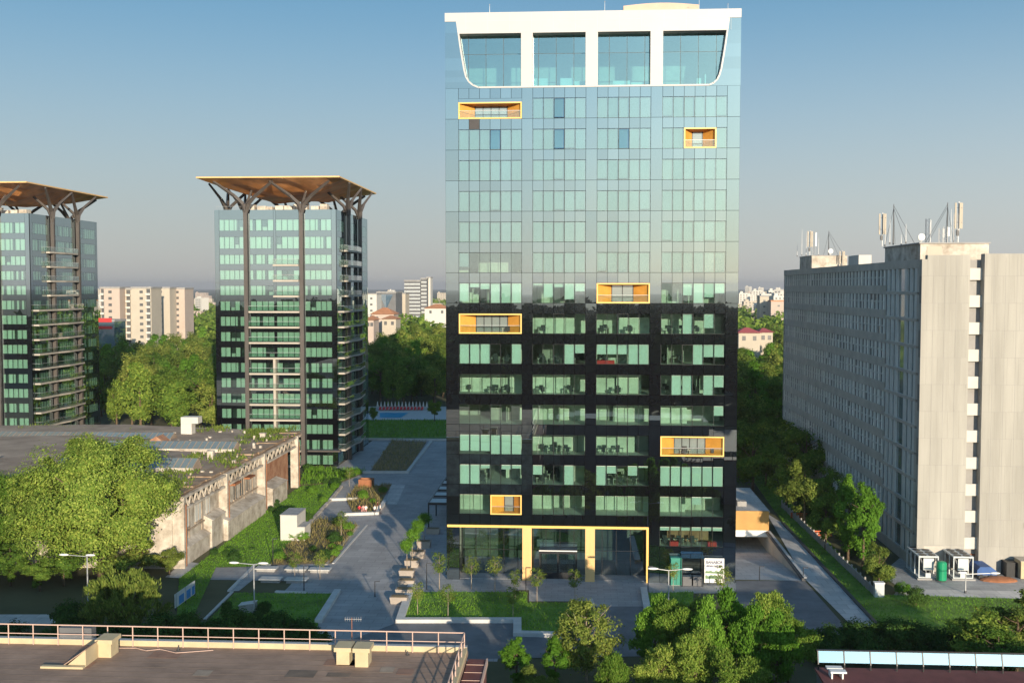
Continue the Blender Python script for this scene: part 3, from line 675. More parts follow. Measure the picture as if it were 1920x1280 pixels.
    f = MB(); f.box(X0 + .1, Y0 - .12, gz0, xr + .0, Y0 + .5, gz1); f.box(xr - .28, Y0 - .119, 0, xr + .001, Y0 + .5, gz0 - .003); f.build('lobby_frame', MT['goldedge'], t)
    for (a, b) in (gaps[1], gaps[2]):
        mb = MB(); mb.box(a + .1, Y0 - .1, 0, b - .1, Y0 + .9, gz0 - .002); mb.build('column', MT['timber'], t)
    mb = MB(); mb.box(X0 + .5, Y0 + .5, gz1 - .3, xr, Y0 + 10.9, gz1); mb.build('lobby_ceiling', MT['timber'], t)
    yl = Y0 + 3.2; gl = MB(); fr = MB()
    xs = np.linspace(bays[0][0], xr - .3, 14)
    for a, b in zip(xs[:-1], xs[1:]):
        for z0, z1 in ((.1, 3.2), (3.25, gz0 - .02)): gl.face([(a + .03, yl, z0), (b - .03, yl, z0), (b - .03, yl, z1), (a + .03, yl, z1)])
    for a in xs: fr.box(a - .04, yl + .02, 0, a + .04, yl + .2, gz0)
    fr.box(xs[0], yl + .03, 3.18, xs[-1], yl + .19, 3.27)
    o = gl.build('lobby_window', MT['lobbyglass'], t); fr.build('frame', MT['black'], o)
    mb = MB(); mb.box(X0 + .5, Y0 + .6, 0.02, xr, Y0 + 10.9, .07); mb.build('lobby_floor', MT['midpave'], t)
    dx0, dx1 = PY(1010, 1060, Y0).x, PY(1082, 1060, Y0).x; dz = PY(1046, 1036, Y0).z
    d = MB()
    d.box(dx0, Y0 + .9, dz - .35, dx1, Y0 + 3.1, dz); 
    for x in (dx0 + .12, (dx0 + dx1) / 2, dx1 - .12): d.box(x - .1, Y0 + .92, 0, x + .1, Y0 + 1.1, dz - .35)
    d.box(dx0 + .2, Y0 + .95, 0.02, dx1 - .2, Y0 + 1.05, .9)
    o = d.build('entrance_door', MT['black'], t)
    d = MB()
    for q in range(4):
        a = dx0 + .25 + q * (dx1 - dx0 - .5) / 4; d.box(a + .04, Y0 + 1.0, .9, a + (dx1 - dx0 - .5) / 4 - .04, Y0 + 1.02, dz - .4)
    d.build('pane', MT['railglass'], o)
    mb = MB(); mb.box(dx0 + .0, Y0 + .86, dz - .02, dx1, Y0 + .92, dz + .1); mb.build('door_light', MT['white'], o)
    mb = MB(); mb.box(dx0 - .4, Y0 + 4.5, 2.5, dx0 + 1.8, Y0 + 5, 4.3); mb.build('reception_sign', MT['equip'], t)
    mb = MB(); mb.box(8.4, Y0 + 4.5, .05, 8.8, Y0 + 5, gz0); mb.build('column', MT['brick'], t)
    # sides, rear and roof
    sw = MB()
    for k in range(-1, 15):
        z0 = zb[k + 1] if k < 14 else 0; z1 = zb[k] if k >= 0 else zsh
        for sx, s in ((X0, -1), (X1, 1)):
            for j in range(9):
                ya, yb = Y0 + .3 + j * 3.9 + .04, Y0 + .3 + (j + 1) * 3.9 - .04
                p = [(sx, ya, z0 + .04), (sx, yb, z0 + .04), (sx, yb, z1 - .04), (sx, ya, z1 - .04)]
                sw.face(p if s > 0 else p[::-1])
    sw.build('side_cladding', MT['sidewall'], t)
    mb = MB(); mb.box(X0 + .04, Y0 + .3, 0, X0 + .34, Y0 + 35.6, zsh - .02); mb.box(X1 - .34, Y0 + .3, 0, X1 - .04, Y0 + 35.6, zsh - .02)
    mb.box(X0 + .04, Y0 + 35.6, 0, X1 - .04, Y0 + 35.9, zsh - .02); mb.build('side_wall', MT['black'], t)
    # white crown
    cr = MB(); D = 1.5; yf = Y0 - .10
    cr.box(X0 - .02, yf, zsh, X1 + .02, yf + D, zt)
    def xat(C, z):
        for (xa, za), (xb, zb_) in zip(C[:-1], C[1:]):
            if za >= z >= zb_: return xa + (xb - xa) * (za - z) / (za - zb_ + 1e-9)
        return C[-1][0]
    cr.prism([(LC[0][0], yf + .002, zsh), (RC[0][0], yf + .002, zsh), (xat(RC, zband), yf + .002, zband), (xat(LC, zband), yf + .002, zband)][::-1], (0, D, 0))
    for u0, u1 in ((977, 999), (1098, 1121), (1219.5, 1243)):
        xa, xb = PY(u0, 110, Y0).x, PY(u1, 110, Y0).x; cr.box(xa, yf + .004, zbot + .02, xb, yf + D, zband - .001)
    cr.build('crown_frame', MT['crown'], t)
    jt = MB()
    for x in np.arange(X0 + 2.6, X1 - 1, 2.72): jt.box(x, yf - .006, zband + .05, x + .03, yf - .001, zt - .05)
    jt.box(X0 + 1.0, yf - .006, zsh + .02, X1 - 1.0, yf - .0015, zsh + .05)
    tag(jt.build('crown_joint', MT['equip'], t), kind='stuff')
    tr = MB()
    line = LC + RC[::-1]
    for (xa, za), (xb, zb_) in zip(line[:-1], line[1:]):
        if za > zband and zb_ > zband: continue
        d = Vector((xb - xa, 0, zb_ - za)).normalized(); nrm = Vector((-d.z, 0, d.x)) * .20
        tr.prism([(xa, yf, za), (xb, yf, zb_), (xb + nrm.x, yf, zb_ + nrm.z), (xa + nrm.x, yf, za + nrm.z)], (0, D * .9, 0))
    tr.build('crown_trim', MT['crown'], t)
    gl = MB(); fr = MB(); xs = list(np.linspace(X0 + .6, X1 - .6, 17)); zz = [zbot, zbot + (zband - zbot) * .66, zsh]
    for a, b in zip(xs[:-1], xs[1:]):
        for z0, z1 in zip(zz[:-1], zz[1:]): gl.face([(a + .03, Y0 + 1.35, z0 + .03), (b - .03, Y0 + 1.35, z0 + .03), (b - .03, Y0 + 1.35, z1 - .03), (a + .03, Y0 + 1.35, z1 - .03)])
    for a in xs: fr.box(a - .04, Y0 + 1.4, zbot, a + .04, Y0 + 1.55, zsh)
    fr.box(X0 + .6, Y0 + 1.41, zz[1] - .05, X1 - .6, Y0 + 1.54, zz[1] + .05)
    o = gl.build('crown_window', MT['crownglass'], t); fr.build('frame', MT['darkgrey'], o)
    mb = MB(); mb.box(X0 + .4, Y0 + .4, zbot - .4, X1 - .4, Y0 + 11, zbot - .02); mb.build('floor_slab', MT['ceil'], t)
    mb = MB()
    for u0, u1, h in ((1000, 1026, 1.5), (1050, 1075, 1.5), (1076, 1098, 1.1), (1150, 1183, 1.1), (1185, 1219, .9), (1325, 1327, 1.8), (1310, 1318, 1.3)):
        mb.box(PY(u0, 150, Y0).x, Y0 + 2.0, zbot, PY(u1, 150, Y0).x, Y0 + 2.6, zbot + h)
    mb.build('planter_screen', MT['blind'], t)
    mb = MB(); mb.box(X0 + .02, yf + D, zsh - .3, X1 - .02, Y0 + 35.8, zsh - .05); mb.build('roof', MT['concgrey'], t)
    pa, pb = PY(1169, 15, Y0 + 4).x, PY(1311, 15, Y0 + 4).x; mb = MB(); pz = PY(1169, 11.5, Y0 + 4).z
    arc = [(pa + (pb - pa) * j / 10, Y0 + 4, pz + .32 * sin(pi * j / 10)) for j in range(11)]
    mb.prism([(pa, Y0 + 4, zsh - .04), (pb, Y0 + 4, zsh - .04)] + arc[::-1], (0, 14, 0)); mb.build('penthouse', MT['salmon'], t)
    for u, v in ((918, 9), (1134, 3), (1311, -6), (1365, 8)):
        p = PY(u, v, Y0 + 1.0); mb = MB(); mb.tube((p.x, p.y, zt), p, .04, .015, 6); mb.ellipsoid(p, .07, .07, .07, 8, 6); mb.build('lightning_rod', MT['steel'], t)
    return t
main_tower()

# pergola left of the tower
def pergola():
    xa, xb, ya, yb, z = -23.2, X0 - .35, 165.0, 193.0, 4.0
    t = thing('pergola', ((xa + xb) / 2, ya, 0), 'dark slatted pergola roof along the left side of the black tower', 'pergola')
    mb = MB(); mb.box(xa, ya, z - .35, xb, ya + .3, z); mb.box(xa, ya + .3, z - .35, xa + .2, yb, z); mb.build('frame', MT['black'], t)
    mb = MB()
    y = ya + .35
    while y < yb - 3: mb.box(xa + .21, y, z - .12, xb, y + 3.4, z - .05); y += 5.2
    mb.build('roof_panel', MT['equip'], t)
    y = ya + 4.0; k = 0
    while y < yb - 1:
        mb = MB(); mb.box(xa + .21, y, z - .25, xb, y + .4, z + .05); mb.build('slat', MT['black'], t)
        y += 1.5 if k % 2 == 0 else 3.7; k += 1
    for y in (ya + .1, ya + 9, ya + 18, yb - .3):
        mb = MB(); mb.box(xa, y, 0, xa + .19, y + .19, z - .36); mb.build('post', MT['black'], t)
    return t
pergola()

# sign board, cabinet and bicycle shelter at the foot of the tower
def sign_board():
    y = Y0 - .7; a = PY(1321, 1046, y); b = PY(1358, 1046, y); zt = a.z
    t = thing('sign_board', ((a.x + b.x) / 2, y, 0), 'white upright poster board with two lines of dark blue letters', 'sign')
    mb = MB(); mb.box(a.x, y, .35, b.x, y + .15, zt); mb.build('panel', MT['white'], t)
    w = b.x - a.x
    def text(s, z, size, col):
        cu = bpy.data.curves.new('lettering', 'FONT'); cu.body = s; cu.size = size; cu.align_x = 'CENTER'; cu.extrude = .008; cu.offset = .012
        o = bpy.data.objects.new('lettering', cu); COL.objects.link(o)
        dg = bpy.context.evaluated_depsgraph_get(); me = bpy.data.meshes.new_from_object(o.evaluated_get(dg)); bpy.data.objects.remove(o)
        k = bpy.data.objects.new('lettering', me); COL.objects.link(k); me.materials.clear(); me.materials.append(col)
        xs = [v.co.x for v in me.vertices]; s_ = (w * .84) / (max(xs) - min(xs)); k.scale = (s_, 1.0, 1)
        k.parent = t; k.location = (0, -.02, z); k.rotation_euler = (pi / 2, 0, 0)
    navy = M('navy_lettering', (0.01, 0.012, 0.09), .6, .05)
    text('BANABOR', zt - .66, .52, navy); text('URBAN GARDENS', zt - 1.08, .34, navy)
    mb = MB(); rr = random.Random(3)
    for z0, hh in ((1.55, .35), (.85, .5)):
        pts = [(a.x + .12, y - .012, z0 + .0)] + [(a.x + .12 + (w - .24) * j / 12, y - .012, z0 + hh * rr.uniform(.55, 1.1)) for j in range(13)] + [(b.x - .12, y - .012, z0 - .05)]
        mb.prism(pts[::-1], (0, .008, 0))
    mb.build('printed_hill', M('printed_green', (0.16, 0.24, 0.12), .7, .3, 2), t)
    mb = MB(); mb.box(a.x + .05, y + .16, 0, a.x + .15, y + .3, 1.2); mb.box(b.x - .15, y + .16, 0, b.x - .05, y + .3, 1.2); mb.build('post', MT['darkgrey'], t)
sign_board()
def cabinet():
    y = Y0 - 1.2; a = PY(1258, 1088, y).x; b = PY(1278, 1088, y).x
    t = thing('utility_cabinet', ((a + b) / 2, y, 0), 'teal green metal cabinet standing against the black tower base', 'cabinet')
    mb = MB(); mb.box(a, y, .1, b, y + .9, PY(1268, 1047, y).z); mb.build('body', MT['tealcab'], t)
    mb = MB(); mb.box(a - .05, y - .05, PY(1268, 1047, y).z, b + .05, y + .95, PY(1268, 1047, y).z + .1); mb.build('lid', MT['tealcab'], t)
    mb = MB(); mb.box((a + b) / 2 - .02, y - .012, .15, (a + b) / 2 + .02, y - .002, 2.2); mb.build('door_seam', MT['black'], t)
    mb = MB(); mb.box(a + .05, y + .05, 0, b - .05, y + .85, .1); mb.build('plinth', MT['concgrey'], t)
    a, b = PY(1278, 1060, y - .5).x, PY(1320, 1060, y - .5).x; y -= .5; zt = PY(1300, 1040, y).z
    t = thing('shelter', ((a + b) / 2, y, 0), 'small glass roofed shelter between teal cabinet and white sign', 'shelter')
    mb = MB(); mb.prism([(a, y, zt - .45), (b, y, zt - .45), (b, y + 1.6, zt), (a, y + 1.6, zt)], (0, 0, .06)); mb.build('roof', GLASS('shelter_glass', (.5, .7, .75), .35), t)
    for x in (a + .05, b - .15):
        for yy in (y + .02, y + 1.4): 
            mb = MB(); mb.box(x, yy, 0, x + .1, yy + .1, zt - .5 + (.3 if yy > y + 1 else 0)); mb.build('post', MT['black'], t)
    for x in (a + .2, (a + b) / 2 + .1):
        mb = MB(); mb.box(x, y + .3, .1, x + 1.1, y + 1.2, 1.15); mb.box(x - .03, y + .27, 1.15, x + 1.13, y + 1.25, 1.25); mb.build('waste_bin', MT['slate'], t)
cabinet()

# ================================================================ residential towers with copper canopies
RES = {}
def res_window_meshes(w, h, key):
    """pane + curtain + frame mesh variants, local: x 0..w, y outward = -, z 0..h"""
    if key in RES: return RES[key]
    out = []; rr = random.Random(hash(key) % 1000 if not isinstance(key, str) else len(key) * 7 + ord(key[0]))
    n = max(2, round(w / 1.15))
    for var in range(5):
        p = MB(); c = MB(); f = MB()
        for m in range(n):
            a, b = w * m / n, w * (m + 1) / n
            t = rr.gauss(0, .006)
            p.face([(a + .02, -.02 + t, .02), (b - .02, -.02 - t, .02), (b - .02, -.02 - t, h - .02), (a + .02, -.02 + t, h - .02)])
            f.box(a - .03, .0, 0, a + .035, .08, h)
            r = rr.random()
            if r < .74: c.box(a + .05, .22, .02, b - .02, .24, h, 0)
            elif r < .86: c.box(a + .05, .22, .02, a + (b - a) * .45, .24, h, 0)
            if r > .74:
                c.box(a + .05, .75, .02, b - .02, .77, h, 1)  # dark sheet stands in for the unlit depth of the room
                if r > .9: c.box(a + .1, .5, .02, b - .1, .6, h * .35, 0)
        f.box(0, .01, -.02, w, .07, .05); f.box(w - .035, .0, 0, w + .03, .08, h)
        ms = []
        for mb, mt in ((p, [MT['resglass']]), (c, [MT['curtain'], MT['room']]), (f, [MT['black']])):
            o = mb.build('x', mt, local=True); ms.append(o.data); bpy.data.objects.remove(o)
        out.append(ms)
    RES[key] = out
    return out
def add_window(t, key, w, h, x, y, z, rz, rr, nm='window'):
    v = rr.choice(res_window_meshes(w, h, key))
    o = bpy.data.objects.new(nm, v[0]); COL.objects.link(o); o.parent = t; o.location = (x, y, z); o.rotation_euler = (0, 0, rz)
    for n_, me in (('curtain', v[1]), ('frame', v[2])):
        c = bpy.data.objects.new(n_, me); COL.objects.link(c); c.parent = o
def res_tower(loc, label, seed):
    t = thing('apartment_tower', loc, label, 'apartment tower', 'apartment towers with copper canopies')
    rr = random.Random(seed); W, Dp, HT = 25.5, 33.0, 53.2; L = dict(local=True)
    zb = [48.9] + [45.2 - 3.2 * i for i in range(15)]; wh = [2.3, 2.45] + [1.95] * 14
    fb = [('a', -24.5, -19.3), ('b', -18.1, -13.1), ('c', -12.6, -7.8), ('d', -6.6, -1.0)]
    sb = [('e', 1.2, 8.4), ('g', 23.0, 32.0)]; mid = ('f', 10.6, 20.4)
    # cladding: front and right face, as strips between windows (openings stay real)
    cl = MB(); bk = MB()
    def strip_front(x0, x1, z0, z1):
        cl.face([(x0 + .02, -.03, z0), (x1 - .02, -.03, z0), (x1 - .02, -.03, z1), (x0 + .02, -.03, z1)]); bk.box(x0, .0, z0, x1, .2, z1)
    def strip_side(y0, y1, z0, z1):
        cl.face([(.03, y0 + .02, z0), (.03, y1 - .02, z0), (.03, y1 - .02, z1), (.03, y0 + .02, z1)]); bk.box(-.2, y0, z0, 0, y1, z1)
    xs = [-W] + [e for _, a, b in fb for e in (a, b)] + [0]
    for i in range(0, len(xs) - 1, 2): strip_front(xs[i], xs[i + 1], 0, HT)
    ys = [0.2] + [e for a, b in ((sb[0][1:]), (mid[1:]), (sb[1][1:])) for e in (a, b)] + [Dp]
    for i in range(0, len(ys) - 1, 2): strip_side(ys[i], ys[i + 1], 0, HT)
    for i in range(16):
        top = HT if i == 0 else zb[i - 1]
        for _, a, b in fb: strip_front(a, b, zb[i] + wh[i], top)
        for _, a, b in sb + [mid]: strip_side(a, b, zb[i] + wh[i], top)
    bk.box(-W, 1.1, 0, -1.1, Dp, HT - .6); bk.box(-W, .2, 0, -W + .2, Dp, HT); bk.box(-W + .2, Dp - .2, 0, -.2, Dp - .01, HT)
    cl.build('cladding', MT['spandrel'], t, **L); bk.build('wall', MT['backing'], t, **L)
    for i in range(16):
        for key, a, b in fb: add_window(t, key + str(i < 2) + str(i == 0), b - a, wh[i], a, 0, zb[i], 0, rr)
        for key, a, b in sb: add_window(t, key + str(i < 2) + str(i == 0), b - a, wh[i], 0, a, zb[i], pi / 2, rr)
        add_window(t, 'f' + str(i < 2) + str(i == 0), mid[2] - mid[1], wh[i], 0, mid[1], zb[i], pi / 2, rr, 'balcony_door')
    # balconies
    def balcony(pts, z, rail=True):
        o = MB(); o.prism([(x, y, z - .42) for x, y in pts], (0, 0, .36)); o = o.build('balcony', MT['balc'], t, **L)
        gl = MB(); hr = MB()
        e = pts[1:-1] if len(pts) > 4 else pts[1:3]
        path = [pts[0]] + e + [pts[-1]]
        for (xa, ya), (xb, yb) in zip(path[:-1], path[1:]):
            gl.prism([(xa, ya, z - .05), (xb, yb, z - .05), (xb, yb, z + .95), (xa, ya, z + .95)], (.02, .02, 0)); hr.bar((xa, ya, z + .98), (xb, yb, z + .98), .05, .05)
        gl.build('balustrade', MT['railglass'], o, **L); hr.build('handrail', MT['steel'], o, **L)
        return o
    for i in range(2, 16):
        if i >= 5: balcony([(-18.1, -.1), (-18.1, -1.5), (-7.5, -1.5), (-7.5, -.1)], zb[i])
        else: balcony([(-12.9, -.1), (-12.9, -1.5), (-7.6, -1.5), (-7.6, -.1)], zb[i])
        if i < 15:
            if i >= 5: balcony([(.1, .8), (1.4, .8), (1.6, 9), (2.2, 13), (1.5, 22.0), (.1, 22.0)], zb[i])
            else: balcony([(.1, 7), (1.0, 7), (1.6, 13), (1.1, 20.5), (.1, 20.5)], zb[i])
    balcony([(.1, 7), (1.0, 7), (1.6, 13), (1.1, 20.5), (.1, 20.5)], zb[1])
    mb = MB()
    for i in range(9, 15): mb.box(-13.1, -1.3, zb[i], -12.6, -.05, zb[i - 1] - .45)
    mb.build('balcony_divider', MT['balc'], t, **L)
    # ground floor entrance light lobby and plinth
    mb = MB(); mb.box(-6.0, -1.6, 3.3, .8, -.1, 3.6); mb.build('entrance_canopy', MT['colmetal'], t, **L)
    # columns with forked tops
    ZC = 58.6
    def fork(x, y, ax, ay, nx, ny):
        o = MB(); c = Vector((x, y, 0))
        o.bar((x, y, 0), (x, y, 53.0), .80, .72); tp = 53.0
        out = Vector((nx, ny, 0)); al = Vector((ax, ay, 0))
        for s, dist, dn in ((1, 6.2, 1.6), (-1, 6.2, 1.6)):
            pts = [c + Vector((0, 0, tp - .4)), c + al * (s * .5) + Vector((0, 0, tp + 1.3)), c + al * (s * 2.2) + out * .4 + Vector((0, 0, tp + 3.0)), c + al * (s * dist) + out * dn + Vector((0, 0, ZC + .3))]
            o.path(pts, [.52, .50, .38, .26], 4)
        pts = [c + Vector((0, 0, tp - .4)), c - out * 1.0 + Vector((0, 0, tp + 1.6)), c - out * 5.5 + Vector((0, 0, ZC))]
        o.path(pts, [.5, .36, .24], 4)
        o.build('column', MT['colmetal'], t, **L)
    for x in (-18.75, -7.1):
        fork(x, -.55, 1, 0, 0, -1); fork(x, Dp + .55, 1, 0, 0, 1)
    for y in (9.5, 21.8):
        fork(.55, y, 0, 1, 1, 0); fork(-W - .55, y, 0, 1, -1, 0)
    # canopy: thin copper sheet with a shallow belly
    x0, x1, y0, y1, z = -W - 2.3, 1.6, -3.9, Dp + 3.0, 59.5
    cx, cy = (x0 + x1) / 2, (y0 + y1) / 2; mb = MB(); N = 10; P = {}
    rr2 = random.Random(seed + 5)
    for i in range(N + 1):
        for j in range(N + 1):
            u, v = i / N, j / N; d = min(u, 1 - u, v, 1 - v) * 2
            x, y = x0 + (x1 - x0) * u, y0 + (y1 - y0) * v
            P[i, j, 0] = (x, y, z - .12 - 2.9 * min(1, d * 1.7) + (rr2.uniform(-.3, .3) if d > 0 else 0)); P[i, j, 1] = (x, y, z + .9 * d * .3)
    for i in range(N):
        for j in range(N):
            mb.face([P[i, j, 0], P[i, j + 1, 0], P[i + 1, j + 1, 0], P[i + 1, j, 0]]); mb.face([P[i, j, 1], P[i + 1, j, 1], P[i + 1, j + 1, 1], P[i, j + 1, 1]])
    mb.build('canopy', MT['copper'], t, **L)
    mb = MB(); mb.box(x0, y0 - .06, z - .14, x1, y0, z + .14); mb.box(x0, y1, z - .14, x1, y1 + .06, z + .14); mb.box(x0 - .06, y0, z - .14, x0, y1, z + .14); mb.box(x1, y0, z - .14, x1 + .06, y1, z + .14)
    mb.build('canopy_edge', MT['timber'], t, **L)
    # roof deck and plant behind a railing
    mb = MB(); mb.box(-W + .2, .25, HT - .6, -.25, Dp - .25, HT - .4); mb.build('roof_deck', MT['concgrey'], t, **L)
    mb = MB()
    for q in range(9): 
        x = -W + 6 + q * 1.9; mb.box(x, 4, HT - .4, x + rr.uniform(1, 1.8), 6, HT + rr.uniform(.8, 1.7))
    mb.build('roof_plant', MT['plaster'], t, **L)
    mb = MB()
    for q in range(26):
        x = -W + .4 + q * (W - .8) / 25; mb.tube((x, .4, HT - .4), (x, .4, HT + .75), .02, n=4)
    mb.bar((-W + .4, .4, HT + .75), (-.4, .4, HT + .75), .04, .04); mb.build('roof_railing', MT['steel'], t, **L)
    return t
res_tower((PY(631, 538, 221).x, 221, 0), 'apartment tower with forked columns and copper canopy, left of the tall office tower', 3)
t2 = res_tower((PY(57, 538, 228).x, 228, 0), 'apartment tower with copper canopy cut by the left picture edge', 8)

# ================================================================ grey concrete office block on the right
def concrete_block():
    Y = 143.6; xa = PY(1725, 700, Y).x; zt = PY(1775, 478, Y).z; X = xa; Yf = 238.0
    t = thing('concrete_office', (xa, Y, 0), 'long grey concrete office block with windowless beige end walls', 'office building')
    x1, x2, x3 = PY(1815, 700, Y).x, PY(1840, 700, Y).x, 68.0
    FHT = 3.52; zr = zt - .55
    mb = MB(); mb.box(xa + .7, Y, 0, x1, Y + 1, zt); mb.box(xa, Y + .003, 0, xa + .7, Y + 1, zr); mb.build('end_wall', MT['concrete'], t)
    mb = MB(); mb.box(x2, Y - .4, 0, x3, Y + 1, zt + .15); mb.build('end_wall', MT['concrete'], t)
    mb = MB()
    for x in np.arange(xa + 1.5, x1 - .3, 1.45): mb.box(x, Y - .012, 3, x + .03, Y - .001, zt - .4)
    for x in np.arange(x2 + 1.2, x3, 1.45): mb.box(x, Y - .412, 3, x + .03, Y - .401, zt - .3)
    tag(mb.build('panel_joint', MT['concgrey'], t), kind='stuff')
    mb = MB(); mb.box(xa + 1, Y + 1, 0, x3, Yf, zr - .25)  # core
    mb.build('wall', MT['concgrey'], t)
    mb = MB(); mb.box(x1, Y + 1.5, 0, x2, Y + 6, zr - .3); mb.build('stair_wall', MT['concgrey'], t)
    mb = MB()
    for q in range(1, 12):
        z = q * FHT; mb.box(xa + .02, Y - .008, z, x1 - .02, Y - .001, z + .025); mb.box(x2 + .02, Y - .408, z, x3, Y - .401, z + .025)
    tag(mb.build('panel_joint', MT['concgrey'], t), kind='stuff')
    mb = MB(); mb.box(X + .9, Y - .02, 1.2, X + 3.4, Y - .009, 3.4); mb.build('wall_patch', MT['slabgrey'], t)
    mb = MB(); mb.box(x2 + 5.8, Y - .75, 6.1, x2 + 6.3, Y - .41, 6.8); mb.build('wall_bracket', MT['darkgrey'], t)
    k = 0; z = 3.0
    while z < zr - .5:
        mb = MB(); mb.box(x1 + .005, Y + .35, z, x2 - .005, Y + .6, z + 1.55); mb.box(x1 + .005, Y + .6, z, x2 - .005, Y + 1.49, z + .18); mb.build('stair_landing', MT['whitew'], t)
        mb = MB(); mb.box(x1 + .01, Y + 1.3, z + 1.6, x2 - .01, Y + 1.45, z + 2.2); mb.build('stair_window', MT['brick'] if k % 3 == 1 else MT['darkglass'], t)
        z += FHT; k += 1
    # long left face
    sp = MB(); fins = 2.1
    zs0 = zr - 1.1
    sp.box(X - .05, Y + 1, zs0, X + .3, Yf, zr); 
    floors = []
    for k in range(11):
        z1 = zs0 - k * FHT; z0 = z1 - 2.25; floors.append((z0, z1)); sp.box(X, Y + 17.0, z0 - (FHT - 2.25), X + .3, Yf, z0)
        sp.box(X, Y + 1, z0 - (FHT - 2.25) + .35, X + .3, Y + 1.9, z1)
        sp.box(X - .02, Y + 1.9, z0 - (FHT - 2.25) - .0, X + .28, Y + 17.0, z0 - (FHT - 2.25) + .36)
    sp.box(X, Y + 1, 0, X + .3, Yf, max(.5, floors[-1][0] - (FHT - 2.25)))
    sp.build('wall', MT['slabgrey'], t)
    rr = random.Random(9)
    for k, (z0, z1) in enumerate(floors):
        gl = MB(); fn = MB(); cu = MB()
        y = Y + 17.0
        while y < Yf - .5:
            gl.face([(X + .22 , y + fins, z0), (X + .22, y, z0), (X + .22, y, z1), (X + .22, y + fins, z1)])
            fn.box(X - .02, y - .10, z0, X + .2, y + .10, z1)
            cu.box(X + .16, y + .10, z0 + (.0 if rr.random() < .92 else 1.1), X + .18, y + fins * rr.uniform(.50, .72), z1 - (0 if rr.random() < .94 else .9))
            y += fins
        fn.box(X + .1, Y + 17.1, z0 + 1.05, X + .2, Yf - .1, z0 + 1.13)
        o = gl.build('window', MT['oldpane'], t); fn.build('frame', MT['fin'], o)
        cu.box(X + .165, Y + 17.05, z0 + 1.2, X + .178, Yf - .3, z0 + 1.24)
        if cu.v: cu.build('curtain', MT['officeblind'], o)
        gl = MB(); fn = MB(); zz0 = z0 - (FHT - 2.25) + .37
        for j in range(7):
            a, b = Y + 1.95 + j * 2.14, Y + 1.95 + (j + 1) * 2.14
            gl.face([(X + .24, b, zz0), (X + .24, a, zz0), (X + .24, a, z1), (X + .24, b, z1)])
            if j not in (3,): fn.box(X - .0, a + .0, zz0, X + .22, a + .95, z1)
        fn.box(X + .16, Y + 1.95, zz0, X + .215, Y + 16.9, zz0 + .08)
        o = gl.build('stair_window', MT['darkglass'], t); fn.build('frame', MT['fin'], o)
    # roof slab and far end wall
    mb = MB(); mb.box(xa + .3, Y + 1, zr - .25, x3, Yf, zr - .05); mb.box(X, Yf - .3, 0, x3, Yf, zr); mb.build('roof', MT['concgrey'], t)
    # roof houses
    za = PY(1709, 457, 154.5).z
    mb = MB(); mb.box(47.5, 154.5, zr - .05, 56.8, 172, za); mb.build('roof_house', MT['plaster'], t)
    mb = MB(); mb.box(47.3, 154.3, za, 57, 172.2, za + .18); mb.build('roof_house_cornice', MT['concgrey'], t)
    mb = MB(); mb.box(48.4, 154.44, zr, 50.4, 154.49, zr + 2.1); mb.build('roof_house_door', MT['cream'], t)
    zb_ = PY(1513, 480, 225).z
    mb = MB(); mb.box(47.5, 225, zr - .05, 54.6, 237, zb_); mb.build('roof_house', MT['plaster'], t)
    mb = MB(); mb.box(47.4, 224.9, zb_, 54.7, 237.1, zb_ + .15); mb.build('roof_house_cornice', MT['concgrey'], t)
    a, b = PY(1610, 490, 186).x, PY(1634, 490, 186).x
    mb = MB(); mb.box(a, 186, zr - .05, b, 193, PY(1620, 478, 186).z); mb.build('roof_house', MT['whitew'], t)
    return t, zr, za, zb_
_cb, ZR, ZA, ZBH = concrete_block()
